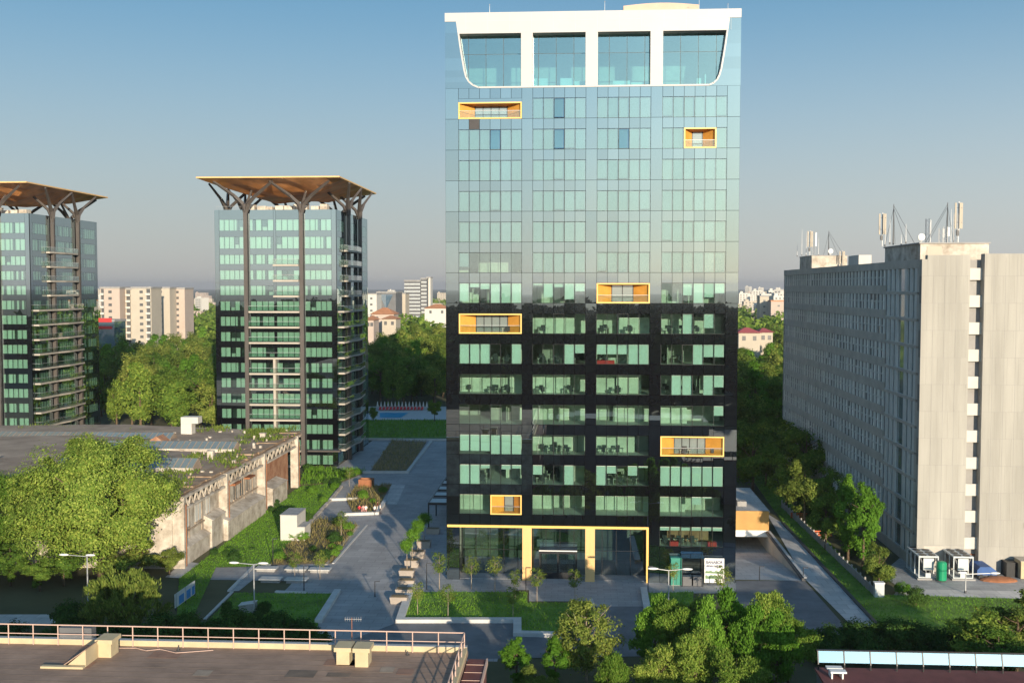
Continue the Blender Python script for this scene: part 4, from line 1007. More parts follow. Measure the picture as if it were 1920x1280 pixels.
def antenna(u, v0, v1, Y, label, style, cat='antenna', base=None):
    p0 = PY(u, v1, Y); p1 = PY(u, v0, Y)
    if base is not None: p0.z = base; 
    p0.x = p1.x
    t = thing('roof_antenna', p0, label, cat, 'antennas on the concrete office roof'); h = p1.z - p0.z
    b = Vector(p0)
    if style == 'panels':
        m = MB(); m.tube(b, b + Vector((0, 0, h)), .07); m.build('pole', MT['steel'], t)
        for dx, dy in ((-.42, 0), (.1, -.35), (.48, .1)):
            m = MB(); m.box(b.x + dx - .11, b.y + dy - .07, b.z + h * .35, b.x + dx + .11, b.y + dy + .07, b.z + h * .97); m.build('panel', MT['cream'], t)
        m = MB(); m.bar(b + Vector((-.45, 0, h * .5)), b + Vector((.5, 0, h * .5)), .06, .06); m.bar(b + Vector((-.45, 0, h * .85)), b + Vector((.5, 0, h * .85)), .06, .06)
        m.box(b.x - .3, b.y - .2, b.z + h * .18, b.x + .05, b.y + .1, b.z + h * .32); m.build('bracket', MT['darkgrey'], t)
    elif style == 'lattice':
        m = MB(); s = .28
        for dx, dy in ((-s, -s), (s, -s), (0, s)): m.tube(b + Vector((dx, dy, 0)), b + Vector((dx, dy, h)), .035, n=5)
        n = int(h / .6); q = [(-s, -s), (s, -s), (0, s)]
        for i in range(n):
            for j in range(3):
                a_, c_ = q[j], q[(j + 1) % 3]; m.tube(b + Vector((a_[0], a_[1], h * i / n)), b + Vector((c_[0], c_[1], h * (i + 1) / n)), .022, n=4)
        m.build('mast', MT['steel'], t)
        m = MB(); m.box(b.x + .35, b.y - .1, b.z + h * .4, b.x + .6, b.y + .1, b.z + h * .95); m.build('panel', MT['white'], t)
    elif style == 'guyed':
        m = MB(); m.tube(b, b + Vector((0, 0, h)), .10, .05); m.build('mast', MT['darkgrey'], t)
        m = MB()
        for dx, dy, f in ((3.2, 0, .96), (2.4, 1.5, .9), (-.5, 2.5, .9), (-.3, -2, .9)):
            m.tube(b + Vector((0, 0, h * f)), b + Vector((dx * (1 if u < 1700 else -1), dy, 0)), .025, n=4)
        m.build('guy_wire', MT['darkgrey'], t)
    elif style == 'whip':
        m = MB(); m.tube(b, b + Vector((0, 0, h)), .06, .02); m.build('pole', MT['steel'], t)
        m = MB(); m.box(b.x - .09, b.y - .09, b.z + h * .0, b.x + .09, b.y + .09, b.z + .25); m.build('foot', MT['darkgrey'], t)
    elif style == 'dish':
        m = MB(); m.tube(b, b + Vector((0, 0, h * .6)), .06); m.build('pole', MT['steel'], t)
        m = MB(); m.ellipsoid(b + Vector((0, -.2, h * .65)), h * .42, .16, h * .42, 14, 8); m.build('dish', MT['white'], t, smooth=True)
    return t
antenna(1655, 399, 466, 168, 'cluster of white panel antennas on the left end of the grey roof house', 'panels', base=ZA + .18)
antenna(1669, 411, 462, 160, 'thin white pole aerial beside the tall guyed mast', 'whip', base=ZA + .18)
antenna(1676, 383, 462, 163, 'tall guyed mast above the grey roof house', 'guyed', base=ZA + .18)
antenna(1699, 420, 460, 158, 'short dark whip aerial above the front corner of the roof house', 'whip', base=ZA + .18)
antenna(1738, 410, 452, 165, 'short lattice mast in the middle of the front roof house', 'lattice', base=ZA + .18)
antenna(1727, 439, 456, 157, 'small white dish on the front roof house', 'dish', base=ZA + .18)
antenna(1777, 380, 456, 162, 'tall dark guyed mast at the right of the roof house', 'guyed', base=ZA + .18)
antenna(1784, 392, 456, 160, 'white pole aerial close behind the right tall mast', 'whip', base=ZA + .18)
antenna(1772, 425, 463, 156, 'white upright panel antenna in front of the right mast', 'lattice', base=ZA + .18)
antenna(1798, 378, 462, 158, 'rightmost mast with long white panel antennas', 'panels', base=ZA + .18)
antenna(1504, 430, 480, 228, 'leftmost thin aerial on the far roof house', 'whip', base=ZBH + .15)
antenna(1519, 432, 480, 229, 'wide lattice mast on the far roof house', 'panels', base=ZBH + .15)
antenna(1526, 434, 480, 231, 'slim lattice mast behind the far roof panels', 'lattice', base=ZBH + .15)
antenna(1554, 433, 480, 228, 'thin guyed mast on the far roof house', 'guyed', base=ZBH + .15)
antenna(1557, 467, 480, 226, 'large white dish on the far roof house', 'dish', base=ZBH + .15)
antenna(1579, 470, 500, 224, 'white panel beside the far roof house', 'panels', base=ZR - .05)
antenna(1660, 420, 466, 170, 'thin pole aerial just right of the leftmost panel cluster', 'whip', base=ZA + .18)
antenna(1690, 440, 462, 166, 'short thin aerial between the tall mast and the dark whip', 'whip', base=ZA + .18)
antenna(1745, 412, 456, 163, 'thin aerial close to the right of the middle lattice mast', 'whip', base=ZA + .18)
antenna(1763, 428, 458, 159, 'lattice mast left of the right tall guyed mast', 'lattice', base=ZA + .18)
antenna(1791, 400, 456, 161, 'tall lattice mast just left of the rightmost panels', 'lattice', base=ZA + .18)
antenna(1512, 436, 480, 230, 'thin pole aerial left of the far panel cluster', 'whip', base=ZBH + .15)
antenna(1535, 446, 480, 228, 'short whip aerial right of the far lattice mast', 'whip', base=ZBH + .15)
antenna(1495, 458, 480, 233, 'short aerial at the left end of the far roof house', 'whip', base=ZBH + .15)
antenna(1601, 489, 500, 200, 'small white dish on the open roof between the roof houses', 'dish', base=ZR - .05)

# ================================================================ ruined factory hall on the left
def factory():
    XW = -53.3; ya, yb = 139.0, 199.0; ZE = 9.6
    t = thing('factory_hall', (XW, ya, 0), 'ruined old factory hall with broken roof and crumbling pale side wall', 'factory building')
    rr = random.Random(12)
    cols = [139.3, 157.0, 176.3, 197.5]
    mb = MB(); mb.box(XW - .3, ya, 0, XW, 176, ZE - 1.8); mb.build('side_wall', MT['plaster'], t)
    mb = MB(); mb.box(XW - 60, ya - .2, 0, XW - .3, ya + .1, ZE - .4); mb.build('front_wall', MT['plaster'], t)
    mb = MB(); mb.box(XW - .6, 177, 0, XW - .3, 196, ZE - 2.2); mb.build('brick_wall', MT['brick'], t)
    for y in cols:
        mb = MB(); mb.box(XW - .1, y - .4, 0, XW + 1.3, y + .4, ZE + .05); mb.build('pillar', MT['plaster'], t)
        mb = MB(); mb.tube((XW + 1.55, y - .3, .4), (XW + 1.55, y - .3, ZE - 1), .07, n=6); mb.build('downpipe', MT['rust'], t)
    for a, b in zip(cols[:-1], cols[1:]):
        mb = MB(); a += .56; b -= .56
        mb.box(XW + .5, a, ZE - .35, XW + 1.2, b, ZE); mb.box(XW + .55, a, ZE - 2.0, XW + 1.1, b, ZE - 1.7)
        n = 8
        for i in range(n):
            p, q = a + (b - a) * i / n, a + (b - a) * (i + 1) / n; m = (p + q) / 2
            mb.bar((XW + .8, p, ZE - 1.7), (XW + .8, m, ZE - .35), .22, .16); mb.bar((XW + .8, m, ZE - .35), (XW + .8, q, ZE - 1.7), .22, .16)
        mb.build('truss', MT['plaster'], t)
    # low annexes along the foot of the wall and windows
    for y0, y1, h, w in ((155, 174, 3.2, 1.9), (141, 154, 2.6, .9), (178, 187, 3.6, 2.0), (150, 156, 4.4, 1.2)):
        mb = MB(); mb.box(XW + .02, y0, 0, XW + w, y1, h - .3); mb.prism([(XW + .02, y0, h - .29), (XW + w + .2, y0, h - .29), (XW + .02, y0, h + .4)], (0, y1 - y0, 0)); mb.build('annex', MT['plaster'], t)
    for y0, z0, w, h in ((142, 4.6, 2.2, 2.4), (146.5, 4.6, 2.4, 2.4), (151, 4.8, 1.6, 2.2), (160, 4.4, 1.5, 2.8), (163.4, 4.4, 1.4, 2.8), (166.6, 4.4, 1.4, 2.8), (170.0, 4.6, 1.4, 2.4)):
        mb = MB(); mb.box(XW + .01, y0, z0, XW + .05, y0 + w, z0 + h); o = mb.build('window', MT['shadewin'] if y0 > 155 else MT['fin'], t)
        mb = MB(); mb.box(XW + .0, y0 - .2, z0 + h, XW + .14, y0 + w + .2, z0 + h + .22); mb.box(XW, y0 - .15, z0 - .2, XW + .16, y0 + w + .15, z0); mb.box(XW + .05, y0 + w / 2 - .05, z0, XW + .1, y0 + w / 2 + .05, z0 + h); mb.build('frame', MT['plasterdark'], o)
    mb = MB()
    for y in (144, 149, 158.6, 168.6, 173): mb.box(XW + .01, y, .5, XW + .10, y + .35, ZE - 2)
    for z in (4.0, 7.4): mb.box(XW + .011, ya, z, XW + .2, 176, z + .22)
    mb.build('wall_band', MT['plasterdark'], t)
    mb = MB(); mb.box(XW + .3, 160, 7.2, XW + 1.4, 163, 7.5); mb.box(XW + .25, 168, 6.8, XW + 1.2, 171, 7.05); mb.build('broken_canopy', MT['rust'], t)
    # roof with slight pitch and broken edge
    rf = MB(); N = 30; prev = None; xw = -130
    for i in range(N + 1):
        y = ya - .4 + (203 - ya) * i / N; e = XW + 1.0 + rr.uniform(-.35, .35); zz = ZE + .06 + rr.uniform(-.05, .08)
        cur = [(xw, y, ZE + .6), (XW - 34, y, ZE + 1.3), (XW - 10, y, ZE + .5), (XW - 3, y, ZE + .2), (e, y, zz)]
        if prev:
            for a, b, c, d in zip(prev[:-1], prev[1:], cur[1:], cur[:-1]): rf.face([a, b, c, d])
        prev = cur
    o = rf.build('roof', MT['oldroof'], t)
    sol = o.modifiers.new('solid', 'SOLIDIFY'); sol.thickness = .3; sol.offset = -1
    rr = random.Random(15); mb = MB(); y = ya
    while y < 200:
        l = rr.uniform(1.2, 4.5); mb.box(XW - 2.4 + rr.uniform(-.6, .3), y, ZE + .3, XW + .9 + rr.uniform(-.3, .2), min(y + l, 201), ZE + .42 + rr.uniform(0, .25)); y += l + rr.choice([0.02, .02, .6])
    tag(mb.build('roof_edge_slab', MT['edgerust'], t), kind='stuff')
    # sawtooth rooflights across the roof
    for y, x0, x1, h in ((175, -80, -57, 1.3), (156, -78, -57, 1.5), (186, -120, -72, 1.2)):
        mb = MB(); zz = ZE + .5
        mb.prism([(x0, y, zz - .2), (x0, y, zz + h * .25), (x0, y + 2.6, zz + h), (x0, y + 4.2, zz - .2)], (x1 - x0, 0, 0)); l_ = mb.build('rooflight', MT['oldroof'], t)
        mb = MB(); n = int((x1 - x0) / 1.0)
        for i in range(n):
            a = x0 + (x1 - x0) * i / n + .08; b = a + (x1 - x0) / n - .16
            mb.face([(a, y + .1, zz + h * .25 + .08), (b, y + .1, zz + h * .25 + .08), (b, y + 2.5, zz + h - .0 + .02), (a, y + 2.5, zz + h + .02)])
        mb.build('pane', MT['darkglass'], l_)
        mb = MB(); mb.box(x0 - .2, y - .25, zz - .1, x1 + .2, y - .02, zz + h * .25 + .1); mb.build('kerb', MT['plaster'], l_)
    for x, y, h in ((-59, 168, 1.0), (-62, 149, .9), (-90, 160, 1.1), (-57, 190, .9), (-100, 176, .9)):
        mb = MB(); mb.box(x, y, ZE + .1, x + .9, y + .8, ZE + .5 + h); mb.box(x - .12, y - .12, ZE + .5 + h, x + 1.02, y + .92, ZE + .65 + h); mb.build('chimney', MT['plaster'], t)
    mb = MB(); mb.prism([(-75, 180, ZE + .6), (-70, 180, ZE + .6), (-72, 180, ZE + 2.2)], (0, 3, 0)); mb.build('roof_dormer', MT['brick'], t)
    p = G(355, 812, 10.4); mb = MB(); mb.box(p.x - 1.2, p.y - 1, 9.8, p.x + .8, p.y + 1, p.z + 1.9); mb.box(p.x - 1.2, p.y - 1.0, p.z + 1.91, p.x + 2.0, p.y + 1.2, p.z + 3.1); mb.build('roof_vent', MT['whitew'], t)
    # plaster rubble on the roof
    mb = MB()
    for i in range(140):
        x, y = rr.uniform(-85, XW), rr.uniform(ya + 2, 200); s = rr.uniform(.15, .55)
        mb.box(x, y, ZE + .1, x + s, y + s * rr.uniform(.5, 1.5), ZE + .75 + rr.uniform(-.1, .25))
    tag(mb.build('rubble', MT['plaster'], t), kind='stuff')
    C = []
    g = np.random.default_rng(5)
    for i in range(60):
        cx, cy = g.uniform(-62, XW + .6), g.uniform(ya, 201)
        if i > 40: cx, cy = g.uniform(-110, XW), g.uniform(198, 203)
        n = 60; C.append(np.stack([g.normal(cx, .8, n), g.normal(cy, 1.2, n), np.full(n, ZE + .55)], 1))
    C = np.concatenate(C); n = len(C); D = unit(np.concatenate([g.normal(0, .5, (n, 2)), np.ones((n, 1))], 1)); A = D * g.uniform(.15, .55, (n, 1)); th = g.uniform(0, 6.28, n)
    C[:, :3] -= np.array(t.location)
    w = bpy.data.objects.new('roof_weeds', quads_mesh('roof_weeds', C + A * .7, A, np.stack([np.cos(th), np.sin(th), 0 * th], 1) * .10, MT['leaf_olive'])); COL.objects.link(w); w.parent = t; tag(w, kind='stuff')
factory()

# white kiosk on the lawn
def kiosk():
    a, b = G(526, 1014), G(567, 1014); ht = PY(530, 966, a.y).z
    t = thing('white_kiosk', ((a.x + b.x) / 2, a.y, 0), 'plain white stepped service kiosk standing on the green slope', 'kiosk')
    xm = PY(557, 990, a.y).x
    mb = MB(); mb.box(a.x, a.y, 0, xm, a.y + 5, ht); mb.build('body', MT['whitew'], t)
    mb = MB(); mb.box(xm + .003, a.y + .01, 0, b.x + .4, a.y + 3.5, ht * .55); mb.build('side_block', MT['whitew'], t)
    mb = MB(); mb.box(a.x - .06, a.y - .06, ht, xm + .06, a.y + 5.06, ht + .12); mb.box(xm + .07, a.y - .05, ht * .55, b.x + .46, a.y + 3.56, ht * .55 + .1); mb.build('roof', MT['midpave'], t)
    a, b = G(672, 914), G(698, 914)
    t = thing('corten_planter', ((a.x + b.x) / 2, a.y, 0), 'rust brown steel planter box behind the dry grass bed', 'planter')
    mb = MB(); h = PY(680, 899, a.y).z; mb.box(a.x, a.y, 0, b.x, a.y + .15, h); mb.box(a.x, a.y + 2, 0, b.x, a.y + 2.15, h); mb.box(a.x, a.y + .15, 0, a.x + .15, a.y + 2, h); mb.box(b.x - .15, a.y + .15, 0, b.x, a.y + 2, h); mb.build('sides', MT['rust'], t)
    mb = MB(); mb.box(a.x + .15, a.y + .15, 0, b.x - .15, a.y + 2, h - .25); mb.build('soil', MT['dirt'], t)
kiosk()

# ================================================================ foreground roofs
def front_roof():
    zr = 10.0; ya = G(560, 1214, zr).y; xr = G(872, 1230, zr).x
    t = thing('brown_roof_building', (xr - 20, ya, 0), 'flat brown roofed building in the left foreground', 'building')
    xl = -95
    mb = MB(); mb.box(xl, ya - 45, 0, xr, ya, zr - .3); mb.build('wall', MT['plaster'], t)
    mb = MB(); mb.box(xl, ya - 45, zr - .3, xr + .1, ya + .1, zr); mb.build('roof', MT['roofbrown'], t)
    mb = MB(); mb.box(xl, ya - .35, zr + .002, xr + .05, ya + .05, zr + .42); mb.box(xr - .3, ya - 45, zr + .002, xr + .08, ya - .36, zr + .40); mb.build('parapet', MT['yellowrender'], t)
    xs = list(np.arange(xr - .12, xl, -1.95)); zt = zr + 1.55
    for x in xs[:60]:
        if x < -62: break
        mb = MB(); mb.tube((x, ya - .45, zr + .0), (x, ya - .45, zt), .045, n=6); mb.build('railing_post', MT['rail'], t)
    mb = MB(); mb.tube((-62, ya - .45, zt), (xr - .12, ya - .45, zt), .05, n=6); mb.build('railing_rail', MT['rail'], t)
    mb = MB(); mb.tube((-62, ya - .45, zr + .85), (xr - .12, ya - .45, zr + .85), .035, n=6); mb.build('railing_rail', MT['rail'], t)
    for z, r in ((zt, .05), (zr + .85, .035)):
        mb = MB(); mb.tube((xr - .12, ya - .45, z), (xr - .12, ya - 30, z), r, n=6); mb.build('railing_rail', MT['rail'], t)
    for y in np.arange(ya - 2.4, ya - 22, -1.95):
        mb = MB(); mb.tube((xr - .12, y, zr), (xr - .12, y, zt), .045, n=6); mb.build('railing_post', MT['rail'], t)
    mb = MB(); mb.box(xr + 4, ya - 34, 0, xr + 34, ya - 26, 10.6); mb.build('unseen_shade_block', MT['slate'], t)  # added out-of-view block, casts shade on the front lawn and road
    mb = MB(); mb.box(xr + 3.9, ya - 34.1, 10.601, xr + 34.1, ya - 25.9, 10.9); mb.build('unseen_shade_block_top', MT['slate'], t)
    sm = MB(); y = ya - 1.6
    while y > ya - 30: sm.box(xl, y, zr + .001, xr - .35, y + .05, zr + .012); y -= 1.05
    tag(sm.build('felt_seam', MT['feltdark'], t), kind='stuff')
    pr = random.Random(6)
    for i in range(9):
        px_, py_ = pr.uniform(-42, xr - 3), ya - pr.uniform(1, 6); w_, d_ = pr.uniform(.8, 2.6), pr.uniform(.5, 1.6)
        mb = MB(); mb.box(px_, py_ - d_, zr + .014, px_ + w_, py_, zr + .022); mb.build('roof_patch', MT[pr.choice(['feltdark', 'feltred', 'feltpale'])], t)
    for px_ in (-30.0, -17.5, -12.6):
        mb = MB(); mb.tube((px_, ya - 1.1, zr + .013), (px_, ya - 1.1, zr + .05), .16, .16, 10); mb.tube((px_, ya - 1.1, zr + .05), (px_, ya - 1.1, zr + .30), .05, .05, 6); mb.build('roof_drain', MT['darkgrey'], t)
    mb = MB(); mb.box(xl, ya - .37, zr + .421, xr + .07, ya + .07, zr + .45); mb.build('parapet_flashing', MT['steel'], t)
    # ventilation blocks
    for u, v, w, h, d in ((196, 1232, 1.0, 1.35, 1.3), (643, 1246, .95, 1.3, 1.3), (678, 1250, .95, 1.4, 1.3)):
        p = G(u, v, zr); mb = MB(); mb.box(p.x - w / 2, p.y, zr, p.x + w / 2, p.y + d, zr + h - .3); o = mb.build('vent_stack', MT['yellowrender'], t)
        mb = MB(); mb.box(p.x - w / 2 - .15, p.y - .15, zr + h - .3, p.x + w / 2 + .15, p.y + d + .15, zr + h); mb.build('cap', MT['yellowrender'], o)
    p = G(161, 1250, zr); a_ = G(122, 1250, zr); h_ = 1.25
    mb = MB(); mb.prism([(a_.x, p.y, zr + .02), (p.x, p.y, zr + .02), (p.x, p.y, zr + h_)], (0, 3.4, 0)); mb.build('stair_housing', MT['yellowrender'], t)
    mb = MB(); mb.prism([(a_.x - .2, p.y - .08, zr + .03), (p.x + .05, p.y - .08, zr + h_ + .02), (p.x + .05, p.y - .08, zr + h_ + .09), (a_.x - .2, p.y - .08, zr + .12)], (0, 3.6, 0)); mb.build('stair_housing_roof', MT['roofbrown'], t)
    q = G(78, 1251, zr); mb = MB(); mb.box(q.x, p.y - .5, zr + .02, p.x, p.y - .1, zr + .17); mb.build('step', MT['yellowrender'], t)
    p = G(142, 1203, zr); mb = MB(); mb.box(p.x - 1.2, p.y - .3, zr + .01, p.x + 1.4, p.y + .5, zr + 1.2); mb.build('roof_hatch', MT['slate'], t)
    mb = MB(); q = [G(u, v, zr + .05) for u, v in ((222, 1214), (255, 1214), (275, 1219), (300, 1216), (330, 1223), (360, 1221), (400, 1218))]
    mb.path(q, [.03] * 7, 5); mb.build('cable', MT['rail'], t)
    # maroon tiled strip on the lower ledge
    mb = MB(); mb.box(xr + .12, ya - 40, 0, xr + 1.5, ya - .2, zr - .5); mb.build('ledge', MT['maroon'], t)
    mb = MB(); mb.box(xr + 1.51, ya - 40, zr - .9, xr + 1.62, ya - .2, zr - .42)
    for i in range(14): mb.box(xr + .13, ya - 1.5 - i * 1.6, zr - .49, xr + 1.5, ya - 1.46 - i * 1.6, zr - .46)
    mb.build('ledge_trim', MT['rail'], t)
    p = G(660, 1216, zr); top = PY(660, 1160, p.y)
    t = thing('tv_antenna', p, 'thin television aerial rising from the brown foreground roof', 'antenna')
    mb = MB(); mb.tube(p, (p.x, p.y, top.z + .1), .03, n=5); mb.build('pole', MT['rust'], t)
    mb = MB(); mb.bar((p.x - .55, p.y, top.z), (p.x + .75, p.y, top.z), .03, .03)
    for i in range(8): mb.tube((p.x - .5 + i * .17, p.y - .02, top.z - .16), (p.x - .5 + i * .17, p.y + .02, top.z + .18), .012, n=4)
    mb.build('boom', MT['steel'], t)
    # right foreground: flat roof edge with a glazed balustrade
    zr = 7.6; a = G(1531, 1251, zr); xb = 48
    t = thing('glass_canopy_building', (a.x + 8, a.y, 0), 'flat maroon roof edged by a sloping glass canopy in the right foreground corner', 'building')
    mb = MB(); mb.box(a.x, a.y - 40, 0, xb, a.y, zr - .2); mb.build('wall', MT['slate'], t)
    mb = MB(); mb.box(a.x - .15, a.y - 40, zr - .2, xb, a.y + .15, zr); mb.build('roof', MT['maroon'], t)
    x = a.x + .05; n = 0
    while x < xb - 2 and n < 12:
        mb = MB(); mb.prism([(x + .06, a.y - .36, zr + .55), (x + 1.94, a.y - .36, zr + .55), (x + 1.94, a.y - .1, zr + 1.38), (x + .06, a.y - .1, zr + 1.38)], (0, .02, .01)); mb.build('canopy_panel', MT['skyglass'], t)
        mb = MB(); mb.bar((x, a.y - .40, zr + .40), (x, a.y - .08, zr + 1.40), .08, .12); mb.box(x - .05, a.y - .44, zr, x + .05, a.y - .34, zr + .42); mb.build('canopy_rafter', MT['black'], t)
        x += 2.0; n += 1
    mb = MB(); mb.box(a.x - .05, a.y - .2, zr + 1.41, xb, a.y - .02, zr + 1.5); mb.build('handrail', MT['black'], t)
    mb = MB(); mb.box(a.x + .4, a.y - 1.8, zr + .5, a.x + 1.6, a.y - 1.2, zr + .62); mb.box(a.x + .5, a.y - 2.6, zr + .5, a.x + 1.7, a.y - 2.0, zr + .62); mb.box(a.x + .6, a.y - 2.4, zr, a.x + .7, a.y - 1.4, zr + .5); mb.box(a.x + 1.4, a.y - 2.4, zr, a.x + 1.5, a.y - 1.4, zr + .5); mb.build('bench', MT['white'], t)
front_roof()

# ================================================================ far buildings
def far_block(u0, u1, vtop, D, label, depth=14, floors=11, mat='cream', balc=(), roof='concgrey', cat='apartment block', win=True, wmat='shadewin', name='apartment_block', group=None):
    a, b = PY(u0, 538, D).x, PY(u1, 538, D).x; h = PY((u0 + u1) / 2, vtop, D).z
    t = thing(name, ((a + b) / 2, D, 0), label, cat, group)
    mb = MB(); mb.box(a, D, 0, b, D + depth, h); mb.build('wall', MT[mat], t)
    mb = MB(); mb.box(a - .3, D - .3, h, b + .3, D + depth + .3, h + .9); mb.build('parapet', MT[mat if roof is None else roof], t)
    fh = h / floors; w = b - a
    for f0, f1 in balc:
        x0, x1 = a + w * f0, a + w * f1
        for k in range(1, floors):
            z = k * fh
            mb = MB(); mb.box(x0, D - 1.1, z - .1, x1, D - .01, z + 1.0); mb.build('balcony', MT['whitew'], t)
            mb = MB(); mb.box(x0 + .2, D - .06, z + 1.02, x1 - .2, D - .005, z + fh - .15); mb.build('window', MT[wmat], t)
    if win:
        n = max(1, int(w / 7)); free = [(x + .5) / n for x in range(n) if not any(f0 <= (x + .5) / n <= f1 for f0, f1 in balc)]
        for fx in free[:3]:
            for k in range(1, floors):
                z = k * fh; x = a + w * fx
                mb = MB(); mb.box(x - .9, D - .05, z + .9, x + .9, D - .004, z + 2.3); mb.build('window', MT[wmat], t)
    return t
far_block(188, 224, 541, 545, 'pinkish apartment slab just right of the left canopy tower', mat='peach', balc=((.02, .2),))
far_block(224, 246, 543, 552, 'apartment slab with stacked dark loggias beside the pinkish slab', mat='cream', balc=((.1, .42), (.55, .95)), win=False)
far_block(246, 283, 541, 548, 'plain cream apartment slab in the middle of the row', mat='cream', balc=((.75, .98),))
far_block(283, 318, 541, 590, 'cream apartment slab with small square windows, third in the row', mat='cream', balc=((.02, .25),))
far_block(318, 346, 542, 600, 'peach apartment slab at the right end of the row', mat='peach', balc=((.05, .3),))
tb = far_block(180, 213, 603, 470, 'low blue glass building with red sign bands', depth=12, floors=4, mat='blueglass', cat='building', win=False, name='glass_building')
mb = MB(); a = PY(180, 600, 470).x; b = PY(210, 600, 470).x; z = PY(200, 603, 470).z; mb.box(a, 469.5, z - .2, b, 469.95, z + 1.6); mb.box(a, 469.5, z - 3.2, b, 469.95, z - 2.0); mb.build('sign_band', MT['red'], tb)
o = far_block(758, 788, 527, 900, 'dark slate office tower with white floor lines on the skyline', depth=20, floors=14, mat='slate', cat='office tower', win=False, name='skyline_tower')
o2 = far_block(789, 800, 523, 905, 'taller narrow slate tower wing beside the skyline tower', depth=20, floors=15, mat='slate', cat='office tower', win=False, name='skyline_tower')
for oo, u0, u1, D, v in ((o, 758, 788, 900, 527), (o2, 789, 800, 905, 523)):
    a, b = PY(u0, 538, D).x, PY(u1, 538, D).x; h = PY(u0, v, D).z
    for k in range(2, 14):
        mb = MB(); z = h * k / 14; mb.box(a, D - .3, z, b, D - .02, z + .9); mb.build('floor_band', MT['equip'], oo)
far_block(800, 807, 521, 915, 'slim white stair tower behind the skyline towers', depth=14, floors=14, mat='whitew', cat='tower', win=False, name='stair_tower')
o = far_block(706, 742, 549, 820, 'dark cube building with blue triangular glass front', depth=30, floors=7, mat='slate', cat='office building', win=False, name='cube_building')
a, b = PY(711, 538, 820).x, PY(737, 538, 820).x; zt_ = PY(720, 552, 820).z; zb_ = PY(720, 575, 820).z
mb = MB(); mb.prism([(a, 819.6, zt_), ((a + b) / 2, 819.6, zb_ - 2), (b, 819.6, zt_)], (0, .35, 0)); mb.build('glass_front', MT['blueglass'], o)
far_block(686, 706, 552, 800, 'white horizontal banded office block left of the dark cube', depth=20, floors=7, mat='whitew', cat='office building', win=True, name='office_block')
far_block(741, 760, 551, 860, 'pale low block between the dark cube and slate tower', depth=20, floors=6, mat='cream', cat='building', win=True, name='low_block')
def house(u0, u1, vt, vr, D, label, wall='cream', roof='clayroof', depth=14, group=None):
    a, b = PY(u0, 538, D).x, PY(u1, 538, D).x; h = PY(u0, vt, D).z; hr = PY(u0, vr, D).z
    t = thing('house', ((a + b) / 2, D, 0), label, 'house', group)
    mb = MB(); mb.box(a, D, 0, b, D + depth, h); mb.build('wall', MT[wall], t)
    mb = MB(); e = .8; q = min(depth, b - a) * .4
    A, B_, C_, D_ = (a - e, D - e, h + .02), (b + e, D - e, h + .02), (b + e, D + depth + e, h + .02), (a - e, D + depth + e, h + .02)
    E, F_ = (a + q, D + depth / 2, hr), (b - q, D + depth / 2, hr)
    mb.face([A, B_, F_, E]); mb.face([B_, C_, F_]); mb.face([C_, D_, E, F_]); mb.face([D_, A, E]); mb.face([D_, C_, B_, A]); mb.build('roof', MT[roof], t)
    n = max(2, int((b - a) / 5))
    for i in range(n):
        x = a + (b - a) * (i + .5) / n; mb = MB(); mb.box(x - .7, D - .06, h - 3.0, x + .7, D - .004, h - 1.2); mb.build('window', MT['shadewin'], t)
house(696, 738, 589, 577, 560, 'house with wide clay tiled roof below the dark cube', 'peach')
house(716, 742, 598, 592, 540, 'cream house block half sunk in the park trees', 'cream')
#house(742, 762, 604, 598, 480, 'small clay roofed house right of the cream house block', 'cream')
house(796, 840, 578, 570, 640, 'white house at the left edge of the black tower', 'whitew')
#house(770, 792, 592, 586, 600, 'small pale house among trees under the slate tower', 'whitew')
house(686, 700, 600, 592, 520, 'small house behind the right edge of the canopy tower', 'peach')
house(1386, 1426, 624, 615, 430, 'long low red roofed hall right of the black tower', 'cream', 'redroof')
house(1426, 1450, 623, 616, 440, 'red roofed annex beside the long red roofed hall', 'cream', 'redroof')
#house(1458, 1474, 636, 624, 400, 'red roofed house at the corner of the concrete office', 'peach', 'redroof')
far_block(1425, 1442, 556, 900, 'yellow building on the right skyline', floors=6, mat='cream', cat='building', name='low_block')
far_block(1446, 1475, 565, 880, 'low pale building with brown roof on the right skyline', floors=5, mat='peach', roof='clayroof', cat='building', name='low_block')
def skyline():
    rr = random.Random(31); protos = []
    for i in range(4):
        w, h = [(24, 24), (38, 18), (16, 34), (50, 14)][i]; mb = MB(); mb.box(-w / 2, 0, 0, w / 2, 14, h, 0)
        for k in range(1, int(h / 3)):
            for x in np.arange(-w / 2 + 2, w / 2 - 2, 4.2): mb.box(x, -.12, k * 3 + .3, x + 1.9, -.02, k * 3 + 1.9, 1)
        mb.box(-w / 2 + 2, 2, h, -w / 2 + 6, 8, h + 2.4, 0)
        o = mb.build('skyline_building', [MT[['cream', 'peach', 'whitew', 'cream'][i]], MT['shadewin']], None, local=True); protos.append(o)
    used = set(); n = 0
    gaps = [(185, 405), (680, 845), (1380, 1480), (1380, 1480)]
    for q in range(120):
        g = rr.choice(gaps); u = rr.uniform(*g); D = rr.choice([rr.uniform(1000, 1700), rr.uniform(1600, 3600)]); i = rr.randrange(4)
        o = protos[i] if i not in used else protos[i].copy()
        if i in used: COL.objects.link(o)
        used.add(i); p = PY(u, 538, D); o.location = (p.x, D, 0); s = rr.uniform(.6, .95) * (1.2 if D > 2500 else 1); o.scale = (s, s, s * rr.uniform(.9, 1.15)); o.rotation_euler = (0, 0, rr.choice([-.5, -.2, 0, 0, .3]))
        tag(o, 'pale distant building in the hazy city skyline', 'building', 'distant skyline buildings')
skyline()

